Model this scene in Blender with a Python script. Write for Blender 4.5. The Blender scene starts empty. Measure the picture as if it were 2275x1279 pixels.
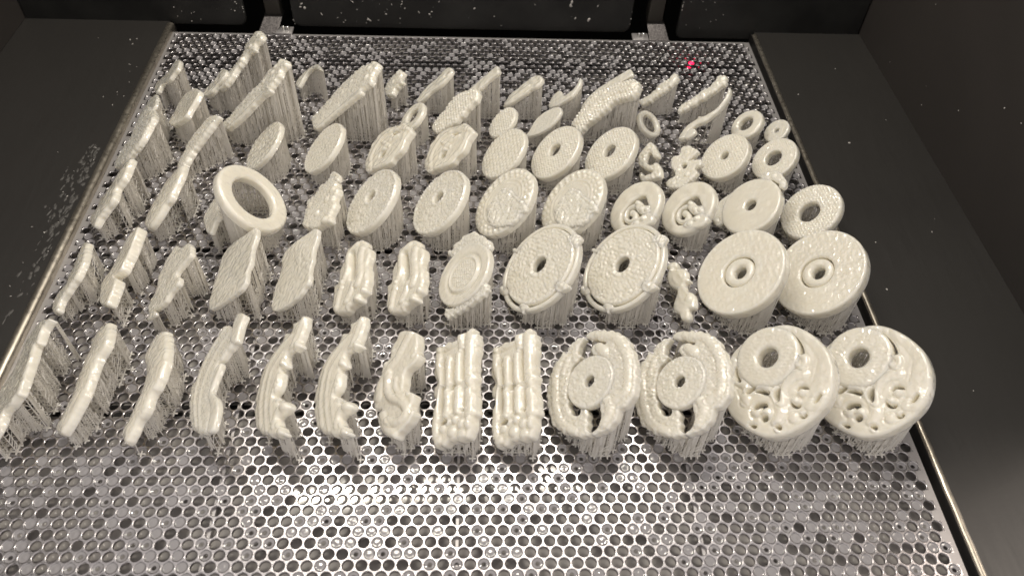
import bpy, math, random
import numpy as np
from mathutils import Matrix, Vector, geometry

# ------------------------------------------------------------------ camera, light, exposure
S = bpy.context.scene
COL = S.collection
MM = 0.001
cam_data = bpy.data.cameras.new("camera")
cam = bpy.data.objects.new("camera", cam_data)
COL.objects.link(cam)
S.camera = cam
PITCH, YAW, ROLL = 0.84978, 0.06802, -0.05539
CAM_AT = (0.31281, -0.73650, 0.44408)
cam_data.sensor_width = 36.0
cam_data.lens = 1741.22906 / 2275.0 * 36.0
cam_data.clip_start = 0.01
cam_data.clip_end = 20.0
_f = Vector((math.sin(YAW) * math.cos(PITCH), math.cos(YAW) * math.cos(PITCH), -math.sin(PITCH)))
_r = Vector((math.cos(YAW), -math.sin(YAW), 0.0))
_d = _f.cross(_r)
_r2 = _r * math.cos(ROLL) + _d * math.sin(ROLL)
_d2 = _d * math.cos(ROLL) - _r * math.sin(ROLL)
_m = Matrix((_r2, -_d2, -_f)).transposed().to_4x4()
_m.translation = Vector(CAM_AT)
cam.matrix_world = _m
cam_data.dof.use_dof = True
cam_data.dof.focus_distance = 0.60
cam_data.dof.aperture_fstop = 10.0

world = bpy.data.worlds.new("World")
S.world = world
world.use_nodes = True
bg = world.node_tree.nodes["Background"]
bg.inputs[0].default_value = (1.0, 0.93, 0.885, 1)
bg.inputs[1].default_value = 0.64

S.view_settings.view_transform = 'Standard'
S.view_settings.look = 'None'
S.view_settings.exposure = 0.12
S.view_settings.gamma = 1.0
S.cycles.max_bounces = 14
S.cycles.diffuse_bounces = 10
S.cycles.glossy_bounces = 4


def area_lamp(name, loc, target, sx, sy, power, color):
    d = bpy.data.lights.new(name, 'AREA')
    d.shape = 'RECTANGLE'
    d.size, d.size_y = sx, sy
    d.energy = power
    d.color = color
    o = bpy.data.objects.new(name, d)
    COL.objects.link(o)
    o.location = loc
    v = Vector(target) - Vector(loc)
    o.rotation_euler = v.to_track_quat('-Z', 'Y').to_euler()
    return o


# the light bar under the roof of the machine
area_lamp("chamber_lamp", (0.29, -0.04, 0.90), (0.30, -0.20, 0.0), 0.66, 0.016, 5.3, (1.0, 0.925, 0.80))
area_lamp("deck_fill_lamp", (1.25, -0.36, 0.92), (0.60, -0.55, 0.0), 0.25, 0.25, 2.2, (1.0, 0.86, 0.73))  # added lamp out of view, to brighten the front of the right deck

# ------------------------------------------------------------------ materials


def material(name, color, rough=0.5, metal=0.0, spec=0.5, sss=0.0, coat=0.0):
    m = bpy.data.materials.new(name)
    m.use_nodes = True
    nt = m.node_tree
    b = nt.nodes["Principled BSDF"]
    b.inputs["Base Color"].default_value = (*color, 1)
    b.inputs["Roughness"].default_value = rough
    b.inputs["Metallic"].default_value = metal
    b.inputs["Specular IOR Level"].default_value = spec
    if sss:
        b.inputs["Subsurface Weight"].default_value = sss
        b.inputs["Subsurface Radius"].default_value = (1.0, 0.94, 0.80)
        b.inputs["Subsurface Scale"].default_value = 0.006
    if coat:
        b.inputs["Coat Weight"].default_value = coat
        b.inputs["Coat Roughness"].default_value = 0.05
    return m, nt, b


def noise(nt, scale, detail=3.0, dist=0.0, coord='Object', stretch=None):
    tc = nt.nodes.new("ShaderNodeTexCoord")
    n = nt.nodes.new("ShaderNodeTexNoise")
    n.inputs["Scale"].default_value = scale
    n.inputs["Detail"].default_value = detail
    n.inputs["Distortion"].default_value = dist
    if stretch:
        mp = nt.nodes.new("ShaderNodeMapping")
        mp.inputs["Scale"].default_value = stretch
        nt.links.new(tc.outputs[coord], mp.inputs[0])
        nt.links.new(mp.outputs[0], n.inputs["Vector"])
    else:
        nt.links.new(tc.outputs[coord], n.inputs["Vector"])
    return n.outputs["Fac"]


def ramp(nt, fac, stops):
    r = nt.nodes.new("ShaderNodeValToRGB")
    e = r.color_ramp.elements
    while len(e) < len(stops):
        e.new(0.5)
    for el, (p, c) in zip(e, stops):
        el.position = p
        el.color = (*c, 1) if len(c) == 3 else c
    nt.links.new(fac, r.inputs[0])
    return r.outputs[0]


def bump(nt, b, fac, strength, dist):
    n = nt.nodes.new("ShaderNodeBump")
    n.inputs["Strength"].default_value = strength
    n.inputs["Distance"].default_value = dist
    nt.links.new(fac, n.inputs["Height"])
    nt.links.new(n.outputs[0], b.inputs["Normal"])
    return n


g3 = lambda v: (v, v, v)
RESIN, nt, b = material("white_resin", (0.86, 0.84, 0.77), 0.2, sss=0.7, coat=1.0)
nt.links.new(ramp(nt, noise(nt, 90, 3), [(0.3, (0.86, 0.82, 0.715)), (0.7, (0.90, 0.865, 0.765))]), b.inputs["Base Color"])
nt.links.new(ramp(nt, noise(nt, 160, 2), [(0.35, g3(0.10)), (0.65, g3(0.22))]), b.inputs["Roughness"])
bump(nt, b, noise(nt, 230, 3, 0.8), 0.22, 0.0009)
cb = nt.nodes.new("ShaderNodeBump")       # the wet film on top has its own, stronger waviness
cb.inputs["Strength"].default_value = 0.9
cb.inputs["Distance"].default_value = 0.0016
nt.links.new(noise(nt, 240, 0.5, 0.4), cb.inputs["Height"])
nt.links.new(cb.outputs[0], b.inputs["Coat Normal"])
b.inputs["Coat IOR"].default_value = 1.9

WEB = bpy.data.materials.new("support_web_resin")
WEB.use_nodes = True
nt = WEB.node_tree
b = nt.nodes["Principled BSDF"]
b.inputs["Base Color"].default_value = (0.965, 0.95, 0.915, 1)
b.inputs["Roughness"].default_value = 0.3
tl = nt.nodes.new("ShaderNodeBsdfTranslucent")
tl.inputs[0].default_value = (0.97, 0.955, 0.92, 1)
mx = nt.nodes.new("ShaderNodeMixShader")
mx.inputs[0].default_value = 0.3
nt.links.new(b.outputs[0], mx.inputs[1])
nt.links.new(tl.outputs[0], mx.inputs[2])
nt.links.new(mx.outputs[0], nt.nodes["Material Output"].inputs[0])
bump(nt, b, noise(nt, 900, 2, 0.3, stretch=(1, 1, 0.15)), 0.5, 0.0006)

STRUT = WEB
METAL, nt, b = material("perforated_steel", (0.60, 0.575, 0.565), 0.2, metal=1.0)
nt.links.new(ramp(nt, noise(nt, 14, 5, 0.5), [(0.3, (0.45, 0.435, 0.45)), (0.7, (0.58, 0.56, 0.575))]), b.inputs["Base Color"])
nt.links.new(ramp(nt, noise(nt, 60, 4), [(0.3, g3(0.19)), (0.7, g3(0.30))]), b.inputs["Roughness"])
bump(nt, b, noise(nt, 700, 3), 0.12, 0.0004)

# wet resin left lying on the steel in patches
nt.links.new(ramp(nt, noise(nt, 22, 5, 0.8), [(0.48, g3(0.0)), (0.60, g3(0.8))]), b.inputs["Coat Weight"])
b.inputs["Coat Roughness"].default_value = 0.05
STRIP, nt, b = material("edge_steel", (0.46, 0.445, 0.445), 0.45, metal=0.6)
bump(nt, b, noise(nt, 900, 3), 0.3, 0.0003)

LIQUID, nt, b = material("liquid_resin", (0.36, 0.34, 0.32), 0.07)
nt.links.new(ramp(nt, noise(nt, 25, 3), [(0.35, (0.36, 0.34, 0.325)), (0.65, (0.46, 0.44, 0.42))]), b.inputs["Base Color"])
bump(nt, b, noise(nt, 30, 2), 0.1, 0.002)

FILM, nt, b = material("resin_film", (0.30, 0.29, 0.30), 0.08, coat=0.7)
BEAM, nt, b = material("dark_beam", (0.012, 0.011, 0.011), 0.5)

DECK, nt, b = material("black_deck", (0.034, 0.031, 0.028), 0.40, metal=0.0, spec=0.6)
sc_ = noise(nt, 60, 6, 0.0, stretch=(6, 0.4, 1))
nt.links.new(ramp(nt, noise(nt, 5, 5, 0.4), [(0.3, (0.026, 0.0245, 0.023)), (0.7, (0.031, 0.0295, 0.0275))]), b.inputs["Base Color"])
nt.links.new(ramp(nt, sc_, [(0.3, g3(0.36)), (0.75, g3(0.42))]), b.inputs["Roughness"])
bump(nt, b, noise(nt, 500, 3), 0.06, 0.0003)

WALL, nt, b = material("dark_wall", (0.035, 0.031, 0.029), 0.55, spec=0.4)
nt.links.new(ramp(nt, noise(nt, 4, 4, 0.4), [(0.3, (0.029, 0.026, 0.024)), (0.7, (0.042, 0.037, 0.034))]), b.inputs["Base Color"])
bump(nt, b, noise(nt, 300, 4), 0.15, 0.0005)

BLACK, nt, b = material("black_panel_paint", (0.010, 0.010, 0.0095), 0.42, spec=0.4)
nt.links.new(ramp(nt, noise(nt, 30, 6), [(0.35, (0.014, 0.014, 0.0135)), (0.7, (0.027, 0.027, 0.0255))]), b.inputs["Base Color"])
VOID, nt, b = material("recess_black", (0.003, 0.003, 0.003), 0.8, spec=0.1)
LIP, nt, b = material("worn_steel_lip", (0.36, 0.32, 0.27), 0.30, metal=0.9)
nt.links.new(ramp(nt, noise(nt, 70, 5, 0.4, stretch=(1, 0.3, 1)), [(0.3, (0.38, 0.345, 0.29)), (0.7, (0.62, 0.575, 0.49))]), b.inputs["Base Color"])
nt.links.new(ramp(nt, noise(nt, 200, 4), [(0.3, g3(0.22)), (0.7, g3(0.42))]), b.inputs["Roughness"])
BRACKET, nt, b = material("brushed_bracket_steel", (0.45, 0.42, 0.42), 0.35, metal=0.9)
nt.links.new(ramp(nt, noise(nt, 300, 4, 0.0, stretch=(3, 3, 0.25)), [(0.3, (0.02, 0.019, 0.019)), (0.75, (0.14, 0.13, 0.13))]), b.inputs["Base Color"])
ARM, nt, b = material("arm_paint", (0.050, 0.045, 0.038), 0.5)
SPLAT, nt, b = material("dried_resin_flecks", (0.55, 0.53, 0.50), 0.3)
SMEAR, nt, b = material("dried_resin_smear", (0.075, 0.072, 0.068), 0.6)
CHROME, nt, b = material("bolt_chrome", (0.8, 0.8, 0.78), 0.12, metal=1.0)

# ------------------------------------------------------------------ mesh helpers


def mesh_from(name, verts, faces, mat, smooth=True):
    me = bpy.data.meshes.new(name)
    me.from_pydata([tuple(v) for v in verts], [], faces)
    me.materials.append(mat)
    if smooth:
        me.polygons.foreach_set("use_smooth", [True] * len(me.polygons))
    me.update()
    return me


def quads_mesh(name, V, Q, mat, smooth=False):
    """V (n,3), Q (m,4) numpy, fast path."""
    me = bpy.data.meshes.new(name)
    V = np.asarray(V, dtype=np.float32)
    Q = np.asarray(Q, dtype=np.int32)
    me.vertices.add(len(V))
    me.vertices.foreach_set("co", V.ravel())
    k = Q.shape[1]
    me.loops.add(Q.size)
    me.loops.foreach_set("vertex_index", Q.ravel())
    me.polygons.add(len(Q))
    me.polygons.foreach_set("loop_start", np.arange(0, Q.size, k, dtype=np.int32))
    me.polygons.foreach_set("use_smooth", np.full(len(Q), smooth))
    me.update(calc_edges=True)
    me.materials.append(mat)
    return me


def link(name, me, parent=None, label=None, cat=None, group=None, kind=None):
    o = bpy.data.objects.new(name, me)
    COL.objects.link(o)
    if parent:
        o.parent = parent
    if label: o['label'] = label
    if cat: o['category'] = cat
    if group: o['group'] = group
    if kind: o['kind'] = kind
    return o


class Boxes:
    def __init__(self): self.v, self.f = [], []

    def box(self, x0, x1, y0, y1, z0, z1):
        n = len(self.v)
        self.v += [(x0, y0, z0), (x1, y0, z0), (x1, y1, z0), (x0, y1, z0), (x0, y0, z1), (x1, y0, z1), (x1, y1, z1), (x0, y1, z1)]
        self.f += [(n, n+3, n+2, n+1), (n+4, n+5, n+6, n+7), (n, n+1, n+5, n+4), (n+1, n+2, n+6, n+5), (n+2, n+3, n+7, n+6), (n+3, n, n+4, n+7)]
        return self

    def mesh(self, name, mat, bevel=0.0):
        import bmesh
        me = mesh_from(name, self.v, self.f, mat, smooth=False)
        if bevel:
            bm = bmesh.new()
            bm.from_mesh(me)
            bmesh.ops.bevel(bm, geom=bm.edges[:], offset=bevel, segments=2, affect='EDGES', profile=0.5)
            for f in bm.faces: f.smooth = True
            bm.to_mesh(me)
            bm.free()
        return me


# ------------------------------------------------------------------ the chamber: decks, walls, back panels
W, P0 = 0.600, 0.600 / 77.2
RX, LX = 0.6044, -0.0004          # inner edges of the two decks
RWALL, LWALL = 0.7215, -0.150
BACK = 0.012
DECK_Z = 0.005
FRONT = -1.05


def deck(name, x0, x1, lipx, sgn, lw, label):
    o = link(name, Boxes().box(x0, x1, FRONT, BACK, DECK_Z - 0.004, DECK_Z).mesh(name, DECK), None, label, "deck", None, 'structure')
    # rolled lip: a rounded profile swept along the inner edge
    prof = []
    for k in range(9):
        a = math.radians(-10 + 190 * k / 8.0)
        prof.append((lipx + sgn * lw * (0.0022 - 0.0026 * math.cos(a)), DECK_Z - 0.0010 + 0.0016 * lw * math.sin(a)))
    prof = [(prof[0][0] + sgn * 0.001, DECK_Z - 0.05)] + prof
    ys = np.linspace(BACK - 0.004, FRONT, 120)
    rnd = random.Random(5)
    V, Q = [], []
    for i, y in enumerate(ys):
        j = 0.00015 * rnd.uniform(-1, 1)
        for (x, z) in prof: V.append((x + j, y, z + j * 0.5))
    m = len(prof)
    for i in range(len(ys) - 1):
        for k in range(m - 1):
            a = i * m + k
            Q.append((a, a + 1, a + m + 1, a + m))
    link("rolled_lip", quads_mesh("rolled_lip", V, Q, LIP, True), o)
    return o


deck("right_deck", RX + 0.0026, RWALL, RX, 1, 0.90, "black side deck with a bright rolled steel lip, right of the perforated plate")
deck("left_deck", -0.9, LX - 0.0040, LX, -1, 1.30, "black side deck flecked with dried resin, left of the perforated plate")
# dark vertical flanks of the gap between plate and deck
link("gap_wall", Boxes().box(RX - 0.0006, RX - 0.0002, FRONT, BACK, -0.08, DECK_Z - 0.0014).mesh("gap_wall", BEAM), None, None, None, None, 'structure')
link("gap_wall", Boxes().box(LX - 0.0001, LX + 0.0002, FRONT, BACK, -0.08, DECK_Z - 0.0014).mesh("gap_wall", BEAM), None, None, None, None, 'structure')
link("right_wall", Boxes().box(RWALL, RWALL + 0.02, -0.47, BACK + 0.02, -0.05, 0.45).mesh("right_wall", WALL), None, "dark brown-grey side wall right of the deck", "wall", None, 'structure')  # front end cut short to let the added lamp reach the deck
link("left_wall", Boxes().box(LWALL - 0.02, LWALL, -0.50, BACK + 0.02, 0.0055, 0.45).mesh("left_wall", WALL), None, "dark grey side wall at the top left corner", "wall", None, 'structure')
link("back_wall", Boxes().box(-0.4, 0.9, 0.11, 0.13, -0.1, 0.45).mesh("back_wall", VOID), None, "black recess wall behind the panels and arms", "wall", None, 'structure')
link("basin_floor", Boxes().box(-0.4, 0.9, FRONT, 0.12, -0.12, -0.10).mesh("basin_floor", VOID), None, "black basin bottom below the plate", "floor", None, 'structure')


def rounded_panel(name, x0, x1, z0, z1, r, label, corners=(1, 1)):
    """upright sheet with rounded bottom corners, 4 mm thick, slightly rolled edge."""
    pts = [(x0, z1)]
    for c, (cx, a0) in zip(corners, ((x0 + r, 180), (x1 - r, 270))):
        if c:
            for k in range(7):
                a = math.radians(a0 + 90 * k / 6)
                pts.append((cx + r * math.cos(a), z0 + r + r * math.sin(a)))
        else:
            pts.append((x0 if a0 == 180 else x1, z0))
    pts.append((x1, z1))
    n = len(pts)
    cxm, czm = sum(p[0] for p in pts) / n, sum(p[1] for p in pts) / n
    V = [(x, BACK + 0.001, z) for x, z in pts] + [(x, BACK, z - 0) for x, z in pts] + [(x, BACK + 0.005, z) for x, z in pts]
    ins = 0.0012
    for i in range(n):
        x, z = pts[i]
        V[n + i] = (x + math.copysign(ins, cxm - x), BACK, z + (ins if z < z1 - 1e-6 else 0))
    F = [tuple(range(n, 2 * n))]
    for i in range(n - 1):
        F.append((i, n + i, n + i + 1, i + 1))
        F.append((2 * n + i, i, i + 1, 2 * n + i + 1))
    return link(name, mesh_from(name, V, F, BLACK, False), None, label, "panel", "black panels behind the plate")


rounded_panel("black_panel", 0.1215, 0.4735, 0.0015, 0.40, 0.008, "wide black panel thick with white resin flecks, between the two steel brackets")
rounded_panel("black_panel", LWALL, 0.0735, 0.0015, 0.40, 0.008, "narrower black panel with sparse flecks, left of the left steel bracket", (0, 1))
rounded_panel("black_panel", 0.524, RWALL - 0.0008, -0.004, 0.40, 0.006, "almost clean black panel, between the right steel bracket and the side wall", (1, 0))


def arm(name, x0, x1, gx0, gx1, fx0, fx1, bx, label):
    t = bpy.data.objects.new(name, None)
    COL.objects.link(t)
    t['label'], t['category'], t['group'] = label, "bracket", "steel brackets holding the plate"
    link("column", Boxes().box(x0, x1, 0.020, 0.036, 0.0095, 0.40).mesh("column", ARM, 0.0012), t)
    link("side_rail", Boxes().box(x1 + 0.003, x1 + 0.0075, 0.030, 0.05, 0.0, 0.40).mesh("side_rail", VOID, 0.001), t)
    # wedge shaped gusset leaning from the column foot to the plate edge
    xa, xb = (x0 - 0.001, x1 + 0.002)
    V = [(gx0, -0.0015, 0.0004), (gx1, -0.0015, 0.0004), (xb, 0.016, 0.0105), (xa, 0.016, 0.0105),
         (gx0, 0.030, 0.0004), (gx1, 0.030, 0.0004), (xb, 0.030, 0.0105), (xa, 0.030, 0.0105)]
    F = [(0, 1, 2, 3), (3, 2, 6, 7), (0, 3, 7, 4), (1, 5, 6, 2), (4, 7, 6, 5), (0, 4, 5, 1)]
    import bmesh
    me = mesh_from("gusset", V, F, BRACKET, False)
    bm = bmesh.new(); bm.from_mesh(me)
    bmesh.ops.bevel(bm, geom=bm.edges[:], offset=0.0007, segments=2, affect='EDGES', profile=0.5)
    bm.to_mesh(me); bm.free()
    link("gusset", me, t)
    link("foot_plate", Boxes().box(fx0, fx1, -0.0022, 0.0105, 0.0004, 0.0024).mesh("foot_plate", STRIP, 0.0004), t)
    for k in (0, 1):
        cx = bx + k * 0.0045
        V, F = [], []
        for j, (z, r) in enumerate(((0.0025, 0.0021), (0.0062, 0.0021), (0.0070, 0.0014), (0.0070, 0.0))):
            for a in range(12):
                V.append((cx + r * math.cos(a * math.pi / 6), 0.004 + r * math.sin(a * math.pi / 6), z))
        for j in range(3):
            for a in range(12):
                F.append((j * 12 + a, j * 12 + (a + 1) % 12, j * 12 + 12 + (a + 1) % 12, j * 12 + 12 + a))
        link("bolt", mesh_from("bolt", V, F, CHROME, True), t)
    return t


arm("steel_bracket", 0.0925, 0.1085, 0.0860, 0.1060, 0.1045, 0.1215, 0.1120, "steel bracket with brushed wedge foot at the back left edge of the plate")
arm("steel_bracket", 0.4925, 0.5085, 0.4935, 0.5150, 0.4755, 0.4925, 0.4825, "steel bracket with brushed wedge foot at the back right edge of the plate")


def flecks(name, label, pts, mat, up):
    """flattened irregular drops lying on a deck, wall or panel; up = surface normal axis."""
    V, F = [], []
    rnd = random.Random(hash(name) % 7 + 3)
    rnd = random.Random(len(pts) * 13 + 1)
    for (p, s, el, ang) in pts:
        n = len(V)
        k = 8
        for ring, (rr, hh) in enumerate(((1.0, 0.0), (0.75, 0.5), (0.0, 0.75))):
            m = k if rr else 1
            for i in range(m):
                a = 2 * math.pi * i / k
                q = rr * s * (1 + 0.55 * rnd.uniform(-1, 1))
                ax, ay = q * math.cos(a), q * math.sin(a) * el
                bx, by = ax * math.cos(ang) - ay * math.sin(ang), ax * math.sin(ang) + ay * math.cos(ang)
                h = hh * min(s, 0.0008) * 0.9 + 0.00004
                if up == 'z': V.append((p[0] + bx, p[1] + by, p[2] + h))
                elif up == '-y': V.append((p[0] + bx, p[1] - h, p[2] + by))
                else: V.append((p[0] - h, p[1] + bx, p[2] + by))
        for i in range(k):
            j = (i + 1) % k
            F.append((n + i, n + j, n + k + j, n + k + i))
            F.append((n + k + i, n + k + j, n + 2 * k))
    return link(name, mesh_from(name, V, F, mat), None, label, "splatter", None, 'stuff')


rnd = random.Random(11)
pts = []
for i in range(330):      # back panel
    x = rnd.uniform(0.125, 0.470)
    w_ = math.exp(-((x - 0.215) / 0.065) ** 2) + 0.25 * math.exp(-((x - 0.34) / 0.06) ** 2) + 0.06
    if rnd.random() > w_: continue
    pts.append(((x, BACK, rnd.uniform(0.006, 0.10)), rnd.choice((0.0003, 0.0004, 0.0005, 0.0007, 0.0011, 0.0016)) * rnd.uniform(.7, 1.3), rnd.uniform(.18, .8), rnd.uniform(0, 3)))
for i in range(26): pts.append(((rnd.uniform(0.0, 0.07), BACK, rnd.uniform(0.004, 0.07)), rnd.uniform(.0003, .0009), rnd.uniform(.3, 1), rnd.uniform(0, 3)))
for i in range(14): pts.append(((rnd.uniform(0.526, 0.57), BACK, rnd.uniform(0.002, 0.06)), rnd.uniform(.0003, .0006), rnd.uniform(.3, 1), rnd.uniform(0, 3)))
for x in (0.1225, 0.472, 0.0725, 0.525):
    for i in range(14): pts.append(((x + rnd.uniform(-.0008, .0008), BACK + .0005, rnd.uniform(0.004, 0.07)), rnd.uniform(.0004, .0008), rnd.uniform(.6, 1), rnd.uniform(0, 3)))
flecks("resin_flecks", "white resin flecks spattered over the black back panels", pts, SPLAT, '-y')
pts = []
for i in range(32):
    y = rnd.uniform(-0.42, -0.01)
    pts.append(((LX - 0.010 - abs(rnd.gauss(0, 0.018)), y, DECK_Z), rnd.uniform(.0003, .0011), rnd.uniform(.15, .6), rnd.uniform(0, 3)))
for i in range(9): pts.append(((rnd.uniform(RX + .01, RX + .1), rnd.uniform(-.5, -.02), DECK_Z), rnd.uniform(.0003, .0009), rnd.uniform(.3, 1), rnd.uniform(0, 3)))
flecks("resin_flecks", "white resin flecks scattered over the two black side decks", pts, SPLAT, 'z')
pts = []
for i in range(150):
    y = -0.19 - abs(rnd.gauss(0, 0.11))
    pts.append(((LX - 0.009 - abs(rnd.gauss(0, 0.008)), y, DECK_Z), rnd.uniform(.0008, .0034), rnd.uniform(.15, .6), rnd.uniform(1.2, 1.8)))
flecks("resin_smear", "dull grey dried resin smears along the left deck beside the lip", pts, SMEAR, 'z')
pts = []
for i in range(12): pts.append(((RWALL, rnd.uniform(-.4, 0.0), rnd.uniform(.01, .16)), rnd.uniform(.0003, .0007), rnd.uniform(.3, 1), rnd.uniform(0, 3)))
flecks("resin_flecks", "a few pale resin flecks on the right side wall", pts, SPLAT, 'x')

# ------------------------------------------------------------------ perforated plate
RH = P0 * 0.405
PITCH_Y = P0 * 0.866
NROW, NCOL = 96, 76
TOP = 0.80 * P0
holes = []
for k in range(NROW):
    x0 = 0.85 * P0 if k % 2 == 0 else 1.35 * P0
    for j in range(NCOL):
        holes.append((x0 + j * P0, -(TOP + k * PITCH_Y), k))
H = np.array(holes)


def tiles(Hs, seg):
    hx, hy = P0 / 2, PITCH_Y / 2
    s4 = seg // 4
    outer = []
    for sx, sy, ex, ey in ((1, -1, 1, 1), (1, 1, -1, 1), (-1, 1, -1, -1), (-1, -1, 1, -1)):
        for i in range(s4):
            t = i / s4
            outer.append(((sx + (ex - sx) * t) * hx, (sy + (ey - sy) * t) * hy))
    outer = np.array(outer)
    ang = np.arctan2(outer[:, 1], outer[:, 0])
    c = np.stack([np.cos(ang), np.sin(ang)], 1)
    rings = [np.c_[outer, np.zeros(seg)], np.c_[c * (RH + 0.00050), np.zeros(seg)], np.c_[c * (RH + 0.00018), np.full(seg, -0.00014)],
             np.c_[c * RH, np.full(seg, -0.0006)], np.c_[c * RH, np.full(seg, -0.0022)]]
    tile = np.concatenate(rings)
    nr = len(rings)
    V = (Hs[:, None, :2] + tile[None, :, :2])
    V = np.concatenate([V, np.broadcast_to(tile[None, :, 2:], (len(Hs), len(tile), 1))], 2).reshape(-1, 3)
    i = np.arange(seg)
    j = (i + 1) % seg
    q = np.concatenate([np.stack([r * seg + i, r * seg + j, (r + 1) * seg + j, (r + 1) * seg + i], 1) for r in range(nr - 1)])
    Q = (q[None] + (np.arange(len(Hs)) * len(tile))[:, None, None]).reshape(-1, 4)
    top = np.tile(np.repeat(np.arange(nr - 1) > 0, seg), len(Hs))
    return V, Q, top


far = H[:, 2] < 46
Va, Qa, Sa = tiles(H[far], 16)
Vb, Qb, Sb = tiles(H[~far], 24)
me = quads_mesh("perforated_plate", np.concatenate([Va, Vb]), np.concatenate([Qa, Qb + len(Va)]), METAL, True)
me.polygons.foreach_set("use_smooth", np.concatenate([Sa, Sb]))
plate = link("perforated_plate", me, None, "large perforated steel build plate with rows of round holes", "plate", None, 'structure')
bx = Boxes()
V, F = [], []


def rect(x0, x1, y0, y1):
    n = len(V)
    V.extend([(x0, y0, 0), (x1, y0, 0), (x1, y1, 0), (x0, y1, 0)])
    F.append((n, n + 1, n + 2, n + 3))


yend = -(TOP + (NROW - 0.5) * PITCH_Y)
rect(0, W, -(TOP - PITCH_Y / 2), 0)
for k in range(NROW):
    y = -(TOP + k * PITCH_Y)
    a, c = (0.35, 0.85) if k % 2 == 0 else (0.85, 0.35)
    rect(0, a * P0, y - PITCH_Y / 2, y + PITCH_Y / 2)
    rect(W - c * P0, W, y - PITCH_Y / 2, y + PITCH_Y / 2)
for (xa, ya, xb, yb) in ((0, 0, 0, yend), (0, yend, W, yend), (W, yend, W, 0), (W, 0, 0, 0)):
    n = len(V)
    V.extend([(xa, ya, 0), (xb, yb, 0), (xb, yb, -0.006), (xa, ya, -0.006)])
    F.append((n + 3, n + 2, n + 1, n))
link("edge_strip", mesh_from("edge_strip", V, F, STRIP, False), plate)
for x in (0.1565, 0.3018, 0.4475):
    link("cross_beam", Boxes().box(x - 0.0009, x + 0.0009, yend, -0.003, -0.03, -0.0024).mesh("cross_beam", STRIP), plate)
for y, hw in ((-0.042, 0.0105), (-0.305, 0.0045), (-0.450, 0.0040)):
    link("cross_beam", Boxes().box(0.004, W - 0.004, y - hw, y + hw, -0.0215, -0.0068).mesh("cross_beam", BEAM), plate)
# the liquid resin in the vat, a little below the plate
n = 2
link("liquid_resin", Boxes().box(-0.004, RX + 0.003, yend, 0.004, -0.0215, -0.0200 + 0.0125).mesh("liquid_resin", LIQUID), None, "greyish white liquid resin seen through the holes below the plate", "resin", None, 'structure')

# resin skins caught in the holes
rnd = random.Random(3)


def film_mesh(ring):
    prof = [(1.0, -0.25), (0.93, -0.42), (0.8, -0.52), (0.55, -0.52), (0.3, -0.44), (0.12, -0.40), (0.0, -0.39)] if not ring else \
           [(1.0, -0.22), (0.93, -0.38), (0.80, -0.45), (0.62, -0.50), (0.48, -0.62), (0.40, -0.85), (0.42, -1.2)]
    seg = 14
    V, F = [], []
    for r, z in prof:
        for i in range(seg):
            a = 2 * math.pi * i / seg
            V.append((RH * r * math.cos(a), RH * r * math.sin(a), z * MM))
    for p in range(len(prof) - 1):
        for i in range(seg):
            j = (i + 1) % seg
            F.append((p * seg + i, p * seg + j, (p + 1) * seg + j, (p + 1) * seg + i))
    return mesh_from("resin_film", V, F, FILM, True)


FM = [film_mesh(False), film_mesh(True)]
choice = []
for i, (x, y, k) in enumerate(holes):
    u = rnd.random()
    if k == 5 and abs(x - 0.5312) < P0 * 0.5:
        DOT_AT = (x, y)
        choice.append(-1)
        continue
    # more holes stay closed by skins between the pieces than along the back edge and in front
    pf, pr = (0.20, 0.12) if k < 9 else ((0.36, 0.16) if k < 54 else (0.17, 0.17))
    choice.append(0 if u < pf else (1 if u < pf + pr else -1))
order = [i for i in range(len(holes)) if choice[i] >= 0 and -0.592 < holes[i][1] < -0.47 and -0.01 < holes[i][0] < 0.61]
order.sort(key=lambda i: (holes[i][0] - CAM_AT[0]) ** 2 + (holes[i][1] - CAM_AT[1]) ** 2)
single = set(order[:300])
for i in order[:300]:
    o = link("resin_film", FM[choice[i]], plate)
    o.location = (holes[i][0], holes[i][1], 0)
Vs, Qs, nv = [], [], 0
for c in (0, 1):
    co = np.array([v.co for v in FM[c].vertices])
    fq = np.array([list(p.vertices) for p in FM[c].polygons])
    idx = [i for i in range(len(holes)) if choice[i] == c and i not in single]
    hh = H[idx][:, None, :] * np.array([1, 1, 0])
    V = (hh + co[None]).reshape(-1, 3)
    Q = (fq[None] + (np.arange(len(idx)) * len(co))[:, None, None]).reshape(-1, 4) + nv
    Vs.append(V); Qs.append(Q); nv += len(V)
link("resin_film_field", quads_mesh("resin_film_field", np.concatenate(Vs), np.concatenate(Qs), FILM, True), plate, kind='stuff')

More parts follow.
